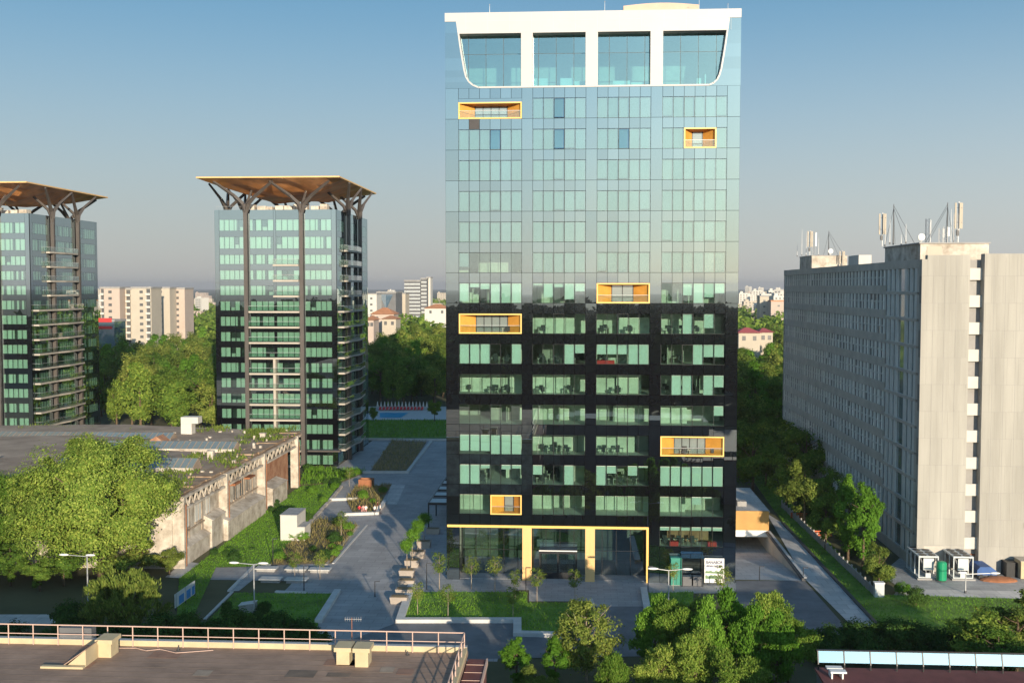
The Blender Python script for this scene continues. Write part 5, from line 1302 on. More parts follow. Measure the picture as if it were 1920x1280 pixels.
# pool terrace behind the canopy tower
def pool():
    a, b, c, d = G(712, 783), G(752, 783), G(766, 774), G(712, 774)
    sheet('pool_deck', [(690, 787), (842, 787), (842, 762), (690, 762)], .05, MT['kerb'])
    mb = MB(); mb.face([(p.x, p.y, .09) for p in (a, b, c, d)]); tag(mb.build('pool_water', MT['pool']), kind='structure')
    p0 = G(690, 787); p1 = G(842, 787)
    sheet('grass_bank', [(684, 822), (842, 822), (842, 788), (684, 788)], .1, MT['lawn'])
    blades('bank_grass', [[(684, 821), (842, 821), (842, 789), (684, 789)]], 3, .8, MT['blade'], .4, .08, 9, .1)
    src = None
    for i in range(15):
        u = 708 + i * 6.6; p = G(u, 768)
        if src is None:
            t = thing('sun_umbrella', p, 'closed red and white sun umbrella in the row behind the pool', 'umbrella', 'umbrellas in the row behind the pool')
            mb = MB(); mb.tube((p.x, p.y, 0), (p.x, p.y, 2.6), .05, n=6); mb.build('pole', MT['steel'], t)
            mb = MB(); mb.tube((p.x, p.y, 1.0), (p.x, p.y, 2.5), .35, .08, 8); mb.build('folded_canopy', MT['whitew'], t)
            mb = MB(); mb.tube((p.x, p.y, 0.0), (p.x, p.y, .12), .3, .3, 8); mb.build('base', MT['concgrey'], t)
            src = t
        else: copy_tree(src).location = p
    src = None
    for i in range(13):
        u = 711 + i * 6.6; p = G(u, 770)
        if src is None:
            t = thing('sun_lounger', p, 'red sun lounger in the row behind the pool', 'sun lounger', 'loungers in the row behind the pool')
            mb = MB(); mb.box(p.x - .35, p.y, .3, p.x + .35, p.y + 1.5, .42); mb.build('seat', MT['red'], t)
            mb = MB(); mb.prism([(p.x - .35, p.y + 1.5, .3), (p.x - .35, p.y + 1.62, .3), (p.x - .35, p.y + 2.1, 1.0), (p.x - .35, p.y + 2.0, 1.0)], (.7, 0, 0)); mb.build('backrest', MT['red'], t)
            for dx in (-.3, .25):
                for dy in (.1, 1.4): mb = MB(); mb.box(p.x + dx, p.y + dy, 0, p.x + dx + .05, p.y + dy + .05, .3); mb.build('leg', MT['steel'], t)
            src = t
        else: copy_tree(src).location = p
pool()

# ================================================================ trees
tree('broad_tree', 'big', G(192, 1088), 20.0, 'big spreading lime green tree in front of the ruined hall', 'tree', wide=1.0, rz=.6)
tree('broad_tree', 'big', G(-20, 1070), 14.2, 'lower spreading tree cut by the left edge of the photo', 'tree', wide=1.0, rz=2.2)
tree('sumac_tree', 'sumac', G(232, 1196), 7.2, 'feathery bush with upright shoots under the big tree', 'shrub', wide=.92, rz=1.0)
g_ = 'dark trees under the big spreading tree'
for u, v, h in ((20, 1098, 6.0), (75, 1108, 5.0), (120, 1098, 5.6), (268, 1078, 5.2), (318, 1078, 4.0), (215, 1092, 5.0), (-30, 1110, 6.5)):
    tree('shrub', 'mid1' if u > 200 else 'mid0', G(u, v), h, 'low dark tree in the shade under the big spreading tree', 'tree', g_, 1.5)
g_ = 'dark shrubs behind the roof railing'
for i, (u, v, h) in enumerate([(20, 1230, 3.2), (90, 1228, 2.6), (300, 1215, 3.4), (350, 1205, 3.2), (400, 1215, 3.0), (440, 1208, 3.4), (480, 1215, 2.8), (520, 1208, 3.4), (560, 1212, 2.8), (590, 1220, 2.4), (160, 1225, 3.0), (130, 1196, 3.6), (210, 1226, 3.0), (255, 1222, 2.8)]):
    tree('shrub', 'bush', G(u, v), h, 'dark rounded shrub in the hedge behind the roof railing', 'shrub', g_)
tree('shrub', 'bushl', G(515, 1180), 2.0, 'small bright yellow green shrub among the dark hedge', 'shrub')
# trees in the foreground, right of centre
tree('leafy_tree', 'near0', G(1262, 1300), 8.8, 'leafy tree at the left of the front tree group', 'tree')
tree('leafy_tree', 'near1', G(1325, 1320), 9.2, 'upright tree second from left in the front tree group', 'tree')
tree('leafy_tree', 'near0', G(1440, 1275), 8.8, 'darker tree at the back of the front tree group', 'tree')
tree('leafy_tree', 'near1', G(1408, 1330), 9.0, 'bright upright tree in the middle of the front tree group', 'tree')
tree('leafy_tree', 'near2', G(1478, 1290), 8.2, 'olive green tree at the right of the front tree group', 'tree')
tree('leafy_tree', 'near2', G(1235, 1340), 6.8, 'low tree in front of the leftmost tree of the group', 'tree')
for u_, v_, k_, h_, l_ in ((1228, 1285, 'near1', 8.2, 'slim bright tree at the far left edge of the front tree group'), (1368, 1300, 'near1', 9.4, 'slim upright tree between the second and middle front trees'),
                           (1300, 1345, 'near0', 8.0, 'low full tree in front of the upright second tree'), (1455, 1330, 'near1', 8.4, 'slim upright tree before the darker back tree'), (1380, 1365, 'near2', 7.2, 'low full tree at the very front of the tree group')):
    tree('leafy_tree', k_, G(u_, v_), h_, l_, 'tree', wide=1.1)
tree('leafy_tree', 'near2', G(1290, 1235), 6.4, 'light green tree beside the lamp with two heads', 'tree')
tree('pine_tree', 'pine', G(1100, 1290), 8.6, 'thin tree with pale trunk and open horizontal branches', 'tree')
tree('leafy_tree', 'near0', G(1150, 1360), 6.4, 'dark low tree right of the thin open tree', 'tree')
tree('small_tree', 'mid2', G(968, 1300), 5.6, 'bright green small tree beside the maroon ledge', 'tree', wide=1.15)
tree('small_tree', 'mid2', G(1042, 1296), 5.6, 'bright green small tree left of the thin open tree', 'tree', wide=1.15)
tree('small_tree', 'mid1', G(1000, 1330), 4.6, 'low olive tree between the two bright small trees', 'tree', wide=1.2)
g_ = 'bushes at the right foreground'
for u, v, h in [(1560, 1232, 3.0), (1600, 1226, 3.2), (1640, 1222, 3.0), (1690, 1228, 3.6), (1735, 1230, 3.2), (1775, 1236, 3.0), (1545, 1250, 2.6), (1620, 1245, 3.0)]:
    tree('shrub', 'bush', G(u, v), h, 'dark green bush behind the sloping glass canopy', 'shrub', g_)
tree('dark_tree', 'mid0', G(1830, 1275), 7.8, 'dark bushy tree left of the right picture corner', 'tree', wide=1.3)
tree('dark_tree', 'mid1', G(1905, 1265), 8.6, 'dark tree with a bright top at the right picture edge', 'tree', wide=1.3)
tree('dark_tree', 'mid0', G(1870, 1300), 6.8, 'low dark tree between the two trees at the right edge', 'tree', wide=1.3)
# street trees beside the concrete office
for u, vb, h, k, lab in [(1648, 1108, 6.4, 'mid1', 'small light green tree at the near end of the concrete office'), (1618, 1068, 11.5, 'mid2', 'tall bright tree nearest the corner of the concrete office'),
                         (1590, 1050, 11.8, 'mid2', 'tall bright tree just left of the one at the office corner'), (1548, 1030, 9.2, 'mid0', 'round tree in front of the shaded office facade'),
                         (1508, 985, 11.0, 'mid1', 'yellow green tree in the row beyond the round tree'), (1474, 955, 10.5, 'mid0', 'tree in the row halfway along the office facade'),
                         (1545, 985, 10.5, 'mid0', 'dark tree close against the shaded office facade')]:
    tree('street_tree', k, G(u, vb), h * (1.06 if k == 'mid2' else 1), lab, 'tree', wide=.84 if k == 'mid2' else 1.0)
trr = random.Random(21)
def scatter(name, keys, n, xr, yr, hr, gaps, label, group, mind=7.0, avoid=()):
    pts = []; tries = 0
    while len(pts) < n and tries < n * 60:
        tries += 1; x, y = trr.uniform(*xr), trr.uniform(*yr)
        if any((x - a) ** 2 + (y - b) ** 2 < mind ** 2 for a, b in pts): continue
        if any(x0 < x < x1 and y0 < y < y1 for x0, y0, x1, y1 in avoid): continue
        u = UV((x, y, 8))[0]
        if not any(a < u < b for a, b in gaps): continue
        pts.append((x, y))
    for x, y in pts:
        tree(name, trr.choice(keys), (x, y, 0), trr.uniform(*hr), label, 'tree', group, trr.uniform(.9, 1.2))
    return len(pts)
PK = ['park0', 'park1', 'park2', 'park3', 'park0', 'park2']
FOOT = [(-80, 210, -40, 265), (-150, 220, -108, 272)]
scatter('park_tree', PK, 100, (-190, -75), (262, 520), (12, 18), [(178, 420)], 'leafy park tree between the two canopy towers', 'park trees between the canopy towers', 8.0, FOOT)
scatter('park_tree', PK, 105, (-85, -14), (335, 560), (14, 20), [(672, 850)], 'leafy park tree between the canopy tower and the office tower', 'park trees behind the plaza', 7.5, FOOT)
scatter('park_tree', ['park0', 'park1'], 15, (27, 44), (196, 330), (10, 14), [(1375, 1560)], 'tall tree in the strip beside the concrete office', 'trees between tower and concrete office', 5.5)
scatter('park_tree', PK, 75, (30, 115), (255, 600), (12, 18), [(1370, 1490)], 'leafy park tree right of the office tower', 'park trees right of the office tower', 8.0)
tree('poplar', 'pop', G(264, 815), 19.5, 'tall narrow poplar standing left of the canopy tower', 'tree', wide=1.15)
tree('poplar', 'pop', G(728, 765), 15.5, 'left narrow poplar in the tower shadow behind the pool', 'tree', wide=.75)
tree('poplar', 'pop', G(746, 765), 15.0, 'right narrow poplar in the tower shadow behind the pool', 'tree', wide=.7)
tree('park_tree', 'park1', G(815, 790), 7.0, 'dark round tree at the right end of the pool', 'tree')
tree('park_tree', 'park0', G(700, 790), 5.0, 'low dark tree at the left end of the pool', 'tree')
# young trees in front of the tower
for u, vb, h, lab in [(824, 1105, 5.0, 'young tree with light crown at the left front of the lawn bed'), (884, 1104, 4.4, 'thin young tree in front of the leftmost lobby glass'),
                      (928, 1106, 4.6, 'thin young tree second from the timber column'), (966, 1122, 3.8, 'small young tree at the inner corner of the lawn bed'),
                      (1007, 1128, 4.4, 'sparse young tree in front of the timber column'), (1078, 1128, 4.2, 'bushy young tree in front of the entrance door'),
                      (783, 1152, 4.0, 'slim young tree at the left end of the lawn bed'), (840, 1158, 4.2, 'slim young tree on the front edge of the lawn bed'), (962, 1158, 3.8, 'slim young tree at the step of the lawn bed'),
                      (1355, 1128, 4.6, 'feathery young tree in front of the white poster board'), (1262, 1108, 3.8, 'young tree in front of the teal cabinet'),
                      (600, 1086, 4.0, 'young tree on the parking pad nearest the road'), (553, 1088, 4.0, 'young tree in the middle of the parking pads'),
                      (640, 1010, 4.4, 'thin young tree on the dry bed beside the road'), (655, 912, 4.0, 'young tree by the corten planter')]:
    tree('young_tree', 'young', G(u, vb), h, lab, 'tree')
g_ = 'round clipped trees in planters'
LOL = [(763, 1081, 3.9), (773, 1062, 4.1), (783, 1045, 4.2), (795, 1026, 4.0)]
for (u, v, h), w in zip(LOL, ('nearest', 'second nearest', 'third nearest', 'farthest')):
    p = G(u, v)
    t = thing('planter', p, 'tapered beige planter holding the %s round tree of the row' % w, 'planter', 'planters in the row beside the tower')
    mb = MB(); mb.prism([(p.x - .85, p.y - .6, 0), (p.x + .85, p.y - .6, 0), (p.x + 1.0, p.y - .6, .95), (p.x - 1.0, p.y - .6, .95)], (0, 1.5, 0)); mb.build('pot', MT['terracotta'], t)
    mb = MB(); mb.box(p.x - .8, p.y - .4, .96, p.x + .8, p.y + .7, 1.0); mb.build('soil', MT['dirt'], t)
    tree('round_tree', 'lolli', (p.x, p.y + .1, .9), h, '%s round clipped bright green tree in the planter row' % w, 'tree', g_)
for (u, v), w in zip([(762, 1098), (758, 1115), (748, 1130), (812, 1000)], ('front', 'second', 'third', 'rearmost')):
    p = G(u, v); t = thing('planter', p, '%s empty beige planter block next to the planter row' % w, 'planter', 'empty planter blocks')
    mb = MB(); mb.prism([(p.x - .9, p.y - .5, 0), (p.x + .9, p.y - .5, 0), (p.x + 1.05, p.y - .5, .8), (p.x - 1.05, p.y - .5, .8)], (0, 1.3, 0)); mb.build('pot', MT['terracotta'], t)
    mb = MB(); mb.box(p.x - .85, p.y - .35, .81, p.x + .85, p.y + .6, .86); mb.build('soil', MT['dirt'], t)
# low concrete seats on the parking pads
for (u, v), w in zip([(500, 1070), (556, 1071), (600, 1072), (508, 1090), (556, 1091)], ('rear left', 'rear middle', 'rear right', 'front left', 'front right')):
    p = G(u, v); t = thing('bench', p, '%s grey stone bench block on the shaded paved pad' % w, 'bench', 'stone bench blocks')
    mb = MB(); mb.box(p.x - 1.4, p.y - .7, .36, p.x + 1.4, p.y + .7, .5); mb.build('seat', MT['kerb'], t)
    mb = MB(); mb.box(p.x - 1.2, p.y - .5, 0, p.x + 1.2, p.y + .5, .359); mb.build('base', MT['concgrey'], t)
# shrubs on the beds and slopes
g_ = 'small shrubs on the planting beds'
srr = random.Random(77)
for poly, n, ks in ((BED_A, 14, ('bushl', 'bush')), (BED_D, 16, ('bushl', 'bush')), (LAWN_L, 14, ('bush', 'bushl')), (BED_B, 4, ('bushl',)), (LAWN_F, 6, ('bush',))):
    q = [(G(*p).x, G(*p).y) for p in poly]; xs = [p[0] for p in q]; ys = [p[1] for p in q]; c = 0
    while c < n:
        x, y = srr.uniform(min(xs), max(xs)), srr.uniform(min(ys), max(ys))
        if inside((x, y), q):
            tree('shrub', srr.choice(ks), (x, y, .05), srr.uniform(.7, 1.7), 'small shrub growing on the landscaped beds left of the road', 'shrub', g_); c += 1
g_ = 'bushes along the low fence'
for i in range(15):
    y = 128 + i * 4.6; x = 37.4 + srr.uniform(-.5, 2.6)
    tree('shrub', srr.choice(('bush', 'bush', 'bushl')), (x, y, 0), srr.uniform(1.2, 2.4), 'bush growing along the low fence beside the path', 'shrub', g_)

# far wooded mass and the wood behind the camera
def wood(name, n, xr, yf, hr, leafs, size, mat, seed, keep=None):
    g = np.random.default_rng(seed); C = []
    while len(C) < n:
        x, y = g.uniform(*xr), yf(g)
        if keep and not keep(x, y): continue
        C.append((x, y, g.uniform(*hr)))
    C = np.array(C); idx = np.repeat(np.arange(n), leafs); m = len(idx); d = unit(g.normal(size=(m, 3)) + np.array([0, 0, .3]))
    h = C[idx, 2:3]; P = np.concatenate([C[idx, :2], h * .58], 1) + d * g.uniform(.6, 1.05, (m, 1)) * np.concatenate([h * .38, h * .38, h * .45], 1)
    nrm = unit(d + g.normal(size=(m, 3)) * .5); t = unit(np.cross(nrm, g.normal(size=(m, 3)))); b = np.cross(nrm, t); s = size * g.uniform(.6, 1.3, (m, 1))
    o = bpy.data.objects.new(name, quads_mesh(name, P, t * s, b * s * .7, mat)); COL.objects.link(o)
    return tag(o, kind='stuff')
def seen(x, y):
    u = UV((x, y, 12))[0]
    return any(a < u < b for a, b in ((170, 420), (670, 850), (1370, 1485))) and not (460 < y < 625 and -240 < x < -150)
wood('distant_woodland', 620, (-500, 180), lambda g: 560 + 1500 * g.random() ** 1.3, (12, 19), 55, 1.7, MT['leaf_park'], 61, seen)
def beyond(x, y):
    u = UV((x, y, 12))[0]
    return not any(a < u < b for a, b in ((150, 440), (640, 880), (1340, 1510))) and y > 290 + max(0, -x) * .1
wood('distant_woodland', 900, (-520, 420), lambda g: 290 + 1500 * g.random() ** 1.4, (11, 17), 50, 1.8, MT['leaf_park'], 63, beyond)
wood('woodland', 2300, (-330, 420), lambda g: -25 - 900 * g.random() ** 1.25, (13, 24), 60, 3.0, MT['leaf_wood'], 62)

# ================================================================ fence, yard and equipment on the right
def fence():
    t = thing('low_fence', (34.6, 120, 0), 'low grey concrete fence with posts beside the path', 'fence')
    A, B = G(1640, 1118), G(1466, 952); n = 26
    mb = MB(); d = (B - A) / n
    for i in range(n):
        a = A + d * i; mb.bar(a + d * .06 + Vector((0, 0, .55)), a + d * .94 + Vector((0, 0, .55)), .10, 1.0)
    mb.build('panel', MT['concgrey'], t)
    for i in range(n + 1):
        p = A + d * i; mb = MB(); mb.box(p.x - .09, p.y - .09, 0, p.x + .09, p.y + .09, 1.35); mb.build('post', MT['concgrey'], t)
    p = G(1650, 1120); t = thing('gate_pillar', p, 'pale square gate cabinet at the end of the low fence', 'pillar')
    mb = MB(); mb.box(p.x - .6, p.y, .1, p.x + .5, p.y + .7, 1.7); mb.build('body', MT['equip'], t)
    mb = MB(); mb.box(p.x - .66, p.y - .06, 1.7, p.x + .56, p.y + .76, 1.82); mb.box(p.x - .62, p.y - .02, 0, p.x + .52, p.y + .72, .1); mb.build('cap', MT['white'], t)
    for u, v in ((1500, 972), (1541, 1006)):
        p = G(u, v); t = thing('barrier', p, 'orange plastic barrier %s along the low fence' % ('farther' if u < 1520 else 'nearer'), 'barrier')
        mb = MB()
        for z in (.15, .45, .75): mb.box(p.x - 1.5, p.y, z, p.x + 1.5, p.y + .06, z + .18)
        mb.build('rail', M('orange_plastic', (.6, .12, .04), .6), t)
        for dx in (-1.3, 0, 1.3): mb = MB(); mb.box(p.x + dx - .06, p.y + .065, 0, p.x + dx + .06, p.y + .2, 1.0); mb.build('post', MT['rust'], t)
fence()
def chiller(u, v, L, label, W=2.5):
    p = G(u, v); hh = 2.5
    t = thing('chiller', p, label, 'chiller', 'rooftop style chillers in the yard')
    x0, x1, y0, y1 = p.x, p.x + W, p.y, p.y + L; b = .35
    mb = MB()
    for x in (x0, x1 - .12):
        for y in np.linspace(y0, y1 - .12, 4): mb.box(x, y, b, x + .12, y + .12, b + hh)
    mb.box(x0, y0, b - .12, x1, y1, b - .002); mb.build('frame', MT['equip'], t)
    mb = MB(); mb.box(x0, y0, b + hh + .002, x1, y1, b + hh + .2); mb.build('top_panel', MT['equip'], t)
    n = int(L / 1.25)
    for i in range(n):
        for j in range(2):
            cx, cy = x0 + W * (.27 + .46 * j), y0 + L * (i + .5) / n; mb = MB(); mb.tube((cx, cy, b + hh + .201), (cx, cy, b + hh + .26), .48, .48, 14); mb.build('fan', MT['black'], t)
    mb = MB(); mb.prism([(x0 + .15, y0 + .25, b + hh), (x0 + .32, y0 + .25, b + hh), (x0 + W * .5, y0 + .25, b + .3), (x0 + W * .5 - .17, y0 + .25, b + .3)], (0, L - .5, 0)); mb.prism([(x1 - .15, y0 + .25, b + hh), (x1 - .32, y0 + .25, b + hh), (x0 + W * .5 + .02, y0 + .25, b + .3), (x0 + W * .5 + .19, y0 + .25, b + .3)], (0, L - .5, 0)); mb.build('coil', MT['slate'], t)
    mb = MB(); mb.box(x0 + .6, y0 + .02, b + .9, x1 - .6, y0 + .22, b + hh - .1); mb.box(x0 + .9, y0 + .02, b, x1 - .9, y0 + .22, b + .5); mb.build('control_panel', MT['equip'], t)
    mb = MB(); mb.box(x0 - .2, y0 - .3, 0, x1 + .2, y1 + .2, b - .125); mb.build('plinth', MT['concgrey'], t)
chiller(1722, 1086, 5.2, 'light grey open framed chiller with fans, left of the green tank')
chiller(1787, 1087, 5.0, 'light grey open framed chiller with fans, right of the green tank')
def yard():
    p = G(1765, 1090); t = thing('water_tank', p, 'upright green cylindrical tank between the two chillers', 'tank')
    mb = MB(); mb.tube((p.x, p.y, .3), (p.x, p.y, 2.4), .62, .62, 18); mb.ellipsoid((p.x, p.y, 2.4), .62, .62, .28, 18, 8); mb.ellipsoid((p.x, p.y, .32), .62, .62, .2, 18, 8); mb.build('body', MT['tank'], t, smooth=False)
    mb = MB()
    for a in range(3): mb.tube((p.x + .5 * cos(a * 2.1), p.y + .5 * sin(a * 2.1), 0), (p.x + .5 * cos(a * 2.1), p.y + .5 * sin(a * 2.1), .35), .05, n=6)
    mb.build('leg', MT['darkgrey'], t)
    p = G(1826, 1070); q = G(1880, 1071); t = thing('yard_shed', ((p.x + q.x) / 2, p.y, 0), 'low white panelled shed with pipes on its roof', 'shed')
    w = (q.x - p.x) / 3
    for i in range(3):
        mb = MB(); mb.box(p.x + i * w + .15, p.y, .3, p.x + (i + 1) * w - .1, p.y + 1.2, 2.0); mb.build('panel', MT['white'], t)
    mb = MB(); mb.box(p.x, p.y + .1, 0, q.x + .6, p.y + 1.6, .299); mb.build('base', MT['concgrey'], t)
    mb = MB()
    for i in range(4): mb.tube((p.x - 1.2, p.y + .2 + i * .35, 2.15 + .1 * (i % 2)), (q.x + 1.2, p.y + .2 + i * .35, 2.15 + .1 * (i % 2)), .09, n=6)
    for i in range(4): mb.box(p.x + i * w - .05, p.y + .1, 2.001, p.x + i * w + .08, p.y + 1.3, 2.08)
    mb.build('pipe', MT['rust'], t)
    p = G(1832, 1086); q = G(1868, 1086); t = thing('covered_truck', ((p.x + q.x) / 2, p.y, 0), 'small trailer covered with a blue tarpaulin in the yard', 'trailer')
    mb = MB(); mb.prism([(p.x, p.y, .6), (q.x, p.y, .6), (q.x, p.y, 1.1), (q.x - .7, p.y, 1.65), (p.x + .4, p.y, 1.65), (p.x, p.y, 1.2)], (0, 3.2, 0)); mb.build('tarpaulin', MT['bluetarp'], t)
    mb = MB(); mb.box(p.x + .1, p.y + .1, .42, q.x + .8, p.y + 3.1, .598); mb.build('bed', MT['darkgrey'], t)
    for dx in (.5, 1.7):
        mb = MB(); mb.tube((p.x + dx, p.y - .08, .34), (p.x + dx, p.y + .16, .34), .34, .34, 14); mb.build('wheel', MT['black'], t)
    p = G(1878, 1092); t = thing('soil_heap', p, 'low reddish heap of earth at the right of the yard', 'heap')
    mb = MB(); mb.ellipsoid((p.x, p.y + 1, 0), 2.4, 1.2, .55, 14, 8); mb.build('heap', MT['rust'], t)
    p = G(1914, 1086); t = thing('yellow_container', p, 'yellow site container at the right edge of the yard', 'container')
    mb = MB(); mb.box(p.x, p.y, .1, p.x + 4, p.y + 2.2, 2.3); mb.build('body', MT['yellowrender'], t)
    mb = MB(); mb.box(p.x - 1.4, p.y + 1.0, 0, p.x - .01, p.y + 4, 1.9); mb.build('side_box', MT['black'], t)
    mb = MB(); mb.box(p.x - .08, p.y - .08, 2.3, p.x + 4.08, p.y + 2.28, 2.4); mb.build('roof', MT['cream'], t)
yard()

# ================================================================ lamps, signs, people
def street_lamp(u, v, vtop, label, arm=(-2.6, 1.2), group='double headed street lamps', mat='steel', head=.62):
    p = G(u, v); h = PY(u, vtop, p.y).z
    t = thing('street_lamp', p, label, 'street lamp', group)
    mb = MB(); mb.tube((p.x, p.y, 0), (p.x, p.y, h), .10, .06, 8); mb.build('pole', MT[mat], t)
    mb = MB(); mb.tube((p.x, p.y, 0), (p.x, p.y, .35), .16, .14, 8); mb.build('base', MT['darkgrey'], t)
    for a in arm:
        mb = MB(); mb.tube((p.x, p.y, h - .05), (p.x + a, p.y, h + .12), .045, .04, 6); o = mb.build('arm', MT[mat], t)
        s = 1 if a > 0 else -1
        mb = MB(); mb.ellipsoid((p.x + a + s * .3, p.y, h + .13), head, .2, .13, 12, 6); mb.build('lamp_head', MT['white'], t, smooth=True)
street_lamp(477, 1150, 1057, 'street lamp with two heads on the dark front lawn', (-2.0, .8))
street_lamp(165, 1132, 1042, 'street lamp with two heads before the big spreading tree', (-2.5, .1))
street_lamp(1253, 1178, 1068, 'street lamp with two heads before the teal cabinet', (-1.4, 1.7))
street_lamp(1810, 1112, 1075, 'short street lamp with two heads beside the chiller yard', (-.1, 3.2))
def post_lamp(u, v, vt, label):
    p = G(u, v); h = PY(u, vt, p.y).z
    t = thing('post_lamp', p, label, 'post lamp', 'slim dark post lamps')
    mb = MB(); mb.tube((p.x, p.y, 0), (p.x, p.y, h), .06, .05, 6); mb.build('pole', MT['black'], t)
    mb = MB(); mb.box(p.x - .05, p.y - .08, h, p.x + .6, p.y + .08, h + .08); mb.build('lamp_head', MT['darkgrey'], t)
    mb = MB(); mb.box(p.x - .12, p.y - .12, 0, p.x + .12, p.y + .12, .06); mb.build('base', MT['darkgrey'], t)
for u, v, vt, l in ((986, 1112, 1064, 'slim dark post lamp before the left timber column'), (800, 1105, 1056, 'slim dark post lamp at the left corner of the lobby'), (1215, 1110, 1062, 'slim dark post lamp beside the gold frame corner'),
                    (1356, 1112, 1086, 'slim dark post lamp before the white poster board'), (1424, 1089, 1062, 'slim dark post lamp at the top of the garage ramp'), (1506, 1084, 1064, 'short dark post at the end of the ramp wall'),
                    (570, 1106, 1060, 'slim dark post lamp on the shaded paved pad'), (512, 1062, 1010, 'slim post lamp at the corner of the dry bed'), (703, 1118, 1090, 'slim dark post on the shaded road')):
    post_lamp(u, v, vt, l)
def info_board(pa, pb, label, z0, z1, mat):
    t = thing('notice_board', pa, label, 'board')
    d = (pb - pa).normalized()
    mb = MB(); mb.bar(pa + Vector((0, 0, (z0 + z1) / 2)), pb + Vector((0, 0, (z0 + z1) / 2)), .08, z1 - z0); mb.build('panel', MT['equip'], t)
    mb = MB(); n = Vector((d.y, -d.x, 0)) * .055
    for f0, f1 in ((.18, .42), (.55, .75), (.82, .95)): mb.bar(pa.lerp(pb, f0) + n + Vector((0, 0, z0 + .6)), pa.lerp(pb, f1) + n + Vector((0, 0, z0 + .6)), .02, 1.0)
    mb.build('printed_panel', MT[mat], t)
    for f in (.03, .5, .97):
        q = pa.lerp(pb, f); mb = MB(); mb.box(q.x - .05, q.y + .06, 0, q.x + .05, q.y + .16, z1); mb.build('post', MT['darkgrey'], t)
info_board(G(328, 1146), G(366, 1118), 'long white and blue notice board on the lawn edge', .4, 2.0, 'blue')
p = G(462, 1150); t = thing('utility_box', p, 'small pale slanted utility box in the dark hedge', 'box')
mb = MB(); mb.prism([(p.x - .9, p.y, 0), (p.x + .9, p.y, 0), (p.x + .9, p.y, 1.2), (p.x - .9, p.y, .9)], (0, 1.2, 0)); mb.build('body', MT['concgrey'], t)
mb = MB(); mb.prism([(p.x - .95, p.y - .05, .905), (p.x + .95, p.y - .05, 1.205), (p.x + .95, p.y - .05, 1.27), (p.x - .95, p.y - .05, .97)], (0, 1.3, 0)); mb.build('lid', MT['equip'], t)

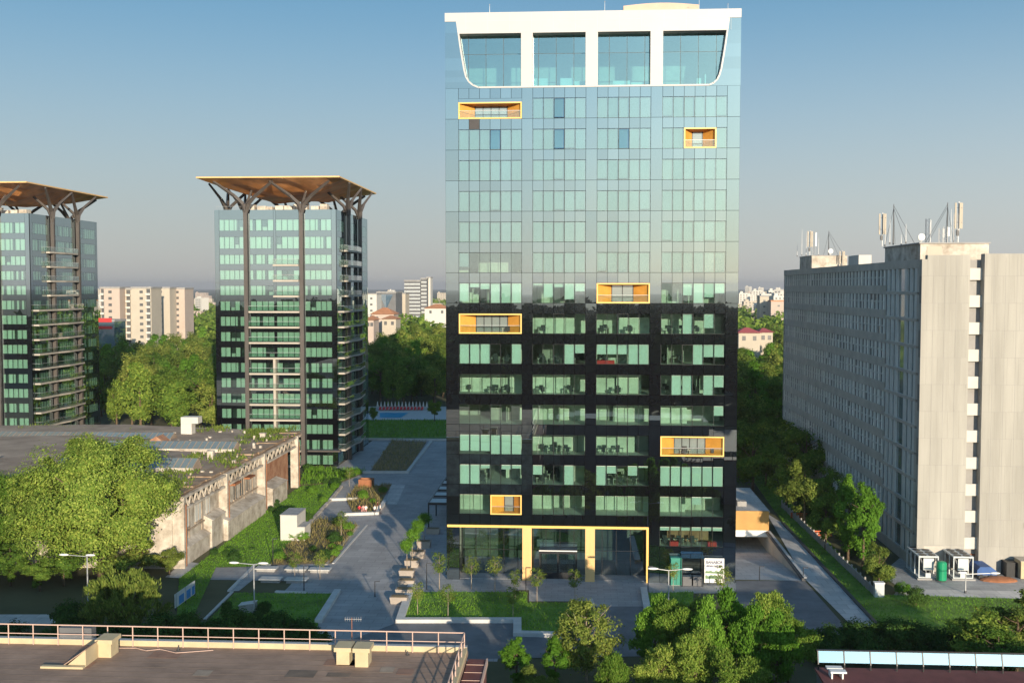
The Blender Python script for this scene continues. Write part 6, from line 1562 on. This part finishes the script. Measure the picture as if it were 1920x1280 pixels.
def person(p, rz, pose, label, shirt, trousers):
    t = thing('person', p, label, 'person', None, rz)
    if pose == 'sit':      # seat height .45, facing -y
        J = {'pel': (0, 0, .55), 'sp': (0, .02, .80), 'ch': (0, .0, 1.02), 'nk': (0, -.01, 1.13), 'hd': (0, -.03, 1.26), 'tp': (0, -.03, 1.36)}
        leg = lambda s: [(s * .10, -.02, .52), (s * .13, -.42, .52), (s * .12, -.46, .10), (s * .12, -.60, .05)]
        arm = lambda s: [(s * .19, 0, 1.05), (s * .25, -.08, .80), (s * .16, -.30, .66), (s * .13, -.38, .62)]
    else:
        J = {'pel': (0, 0, .92), 'sp': (0, .01, 1.14), 'ch': (0, .0, 1.36), 'nk': (0, 0, 1.48), 'hd': (0, -.02, 1.61), 'tp': (0, -.02, 1.71)}
        leg = lambda s: [(s * .10, 0, .88), (s * .11, -.05 * s, .50), (s * .12, .06 * s, .09), (s * .13, .06 * s - .14, .05)]
        arm = lambda s: [(s * .20, 0, 1.40), (s * .27, .03, 1.12), (s * .27, -.10, .90), (s * .26, -.14, .82)]
    V = []; E = []; RD = []
    def add(q, r, par=None):
        V.append(q); RD.append(r)
        if par is not None: E.append((par, len(V) - 1))
        return len(V) - 1
    pel = add(J['pel'], .145); sp = add(J['sp'], .125, pel); ch = add(J['ch'], .15, sp); nk = add(J['nk'], .06, ch); hd = add(J['hd'], .095, nk); add(J['tp'], .075, hd)
    for s in (-1, 1):
        pr = pel
        for q, r in zip(leg(s), (.095, .065, .045, .04)): pr = add(q, r, pr)
        pr = ch
        for q, r in zip(arm(s), (.06, .045, .035, .038)): pr = add(q, r, pr)
    me = bpy.data.meshes.new('body'); me.from_pydata(V, E, []); o = bpy.data.objects.new('body', me); COL.objects.link(o)
    m = o.modifiers.new('skin', 'SKIN'); m.use_smooth_shade = True
    if not me.skin_vertices: 
        bm = bmesh.new(); bm.from_mesh(me); bm.verts.layers.skin.verify(); bm.to_mesh(me); bm.free()
    for i, r in enumerate(RD): me.skin_vertices[0].data[i].radius = (r, r * .85)
    me.skin_vertices[0].data[0].use_root = True
    s2 = o.modifiers.new('sub', 'SUBSURF'); s2.levels = 1; s2.render_levels = 1
    dg = bpy.context.evaluated_depsgraph_get(); nm = bpy.data.meshes.new_from_object(o.evaluated_get(dg)); bpy.data.objects.remove(o)
    nm.materials.clear()
    for mt in (MT['skin'], shirt, trousers): nm.materials.append(mt)
    zc = J['nk'][2] - .04; zp = J['pel'][2] + .03
    for f in nm.polygons:
        c = f.center; f.use_smooth = True
        f.material_index = 0 if c.z > zc or abs(c.x) > .22 and c.z < zc - .38 and pose != 'sit' else (1 if c.z > zp and (pose != 'sit' or c.y > -.2) else 2)
        if c.z < .10: f.material_index = 2
    b = bpy.data.objects.new('body', nm); COL.objects.link(b); b.parent = t
    h = MB(); x, y, z = J['hd']; h.ellipsoid((x, y + .03, z + .05), .105, .11, .10, 10, 6); h.build('hair', MT['hair'], t, smooth=True, local=True)
redc = M('red_shirt', (.55, .04, .05), .8, .1); pinkc = M('pink_shirt', (.70, .35, .32), .8, .1); whitec = M('white_shirt', (.75, .72, .68), .8, .05); darkc = M('dark_red_shirt', (.16, .03, .03), .8, .1); jeans = M('dark_jeans', (.06, .05, .06), .8, .1)
q = G(673, 962); person((q.x, q.y + .45, 0), .15, 'sit', 'person in a bright red top sitting on the white kerb', redc, jeans)
q = G(680, 962); person((q.x, q.y + .45, 0), -.2, 'sit', 'person in a pink top sitting right of the red one', pinkc, pinkc)
q = G(685, 962); person((q.x, q.y + .45, 0), .1, 'sit', 'person in pale clothes sitting third on the white kerb', whitec, pinkc)
q = G(703, 965); person((q.x, q.y, 0), 1.0, 'stand', 'person in white standing at the corner of the kerb', whitec, jeans)
q = G(708, 958); person((q.x, q.y, 0), -1.2, 'stand', 'person in dark red top standing behind the white one', darkc, whitec)
q = G(713, 963); person((q.x, q.y, 0), 2.0, 'stand', 'person in white top and dark trousers right of the group', whitec, jeans)

# ================================================================ haze: the air itself
def haze():
    mb = MB(); mb.box(-16500, -16500, -4.0, 16500, 16500, 95)
    m, n, l = nodes_of('haze_air'); out = n.new('ShaderNodeOutputMaterial'); v = n.new('ShaderNodeVolumePrincipled')
    v.inputs['Color'].default_value = (0.90, 0.88, 0.90, 1); v.inputs['Density'].default_value = HAZE_DENSITY; v.inputs['Anisotropy'].default_value = 0.30
    l.new(v.outputs[0], out.inputs['Volume'])
    return tag(mb.build('haze', m), kind='stuff')
haze()
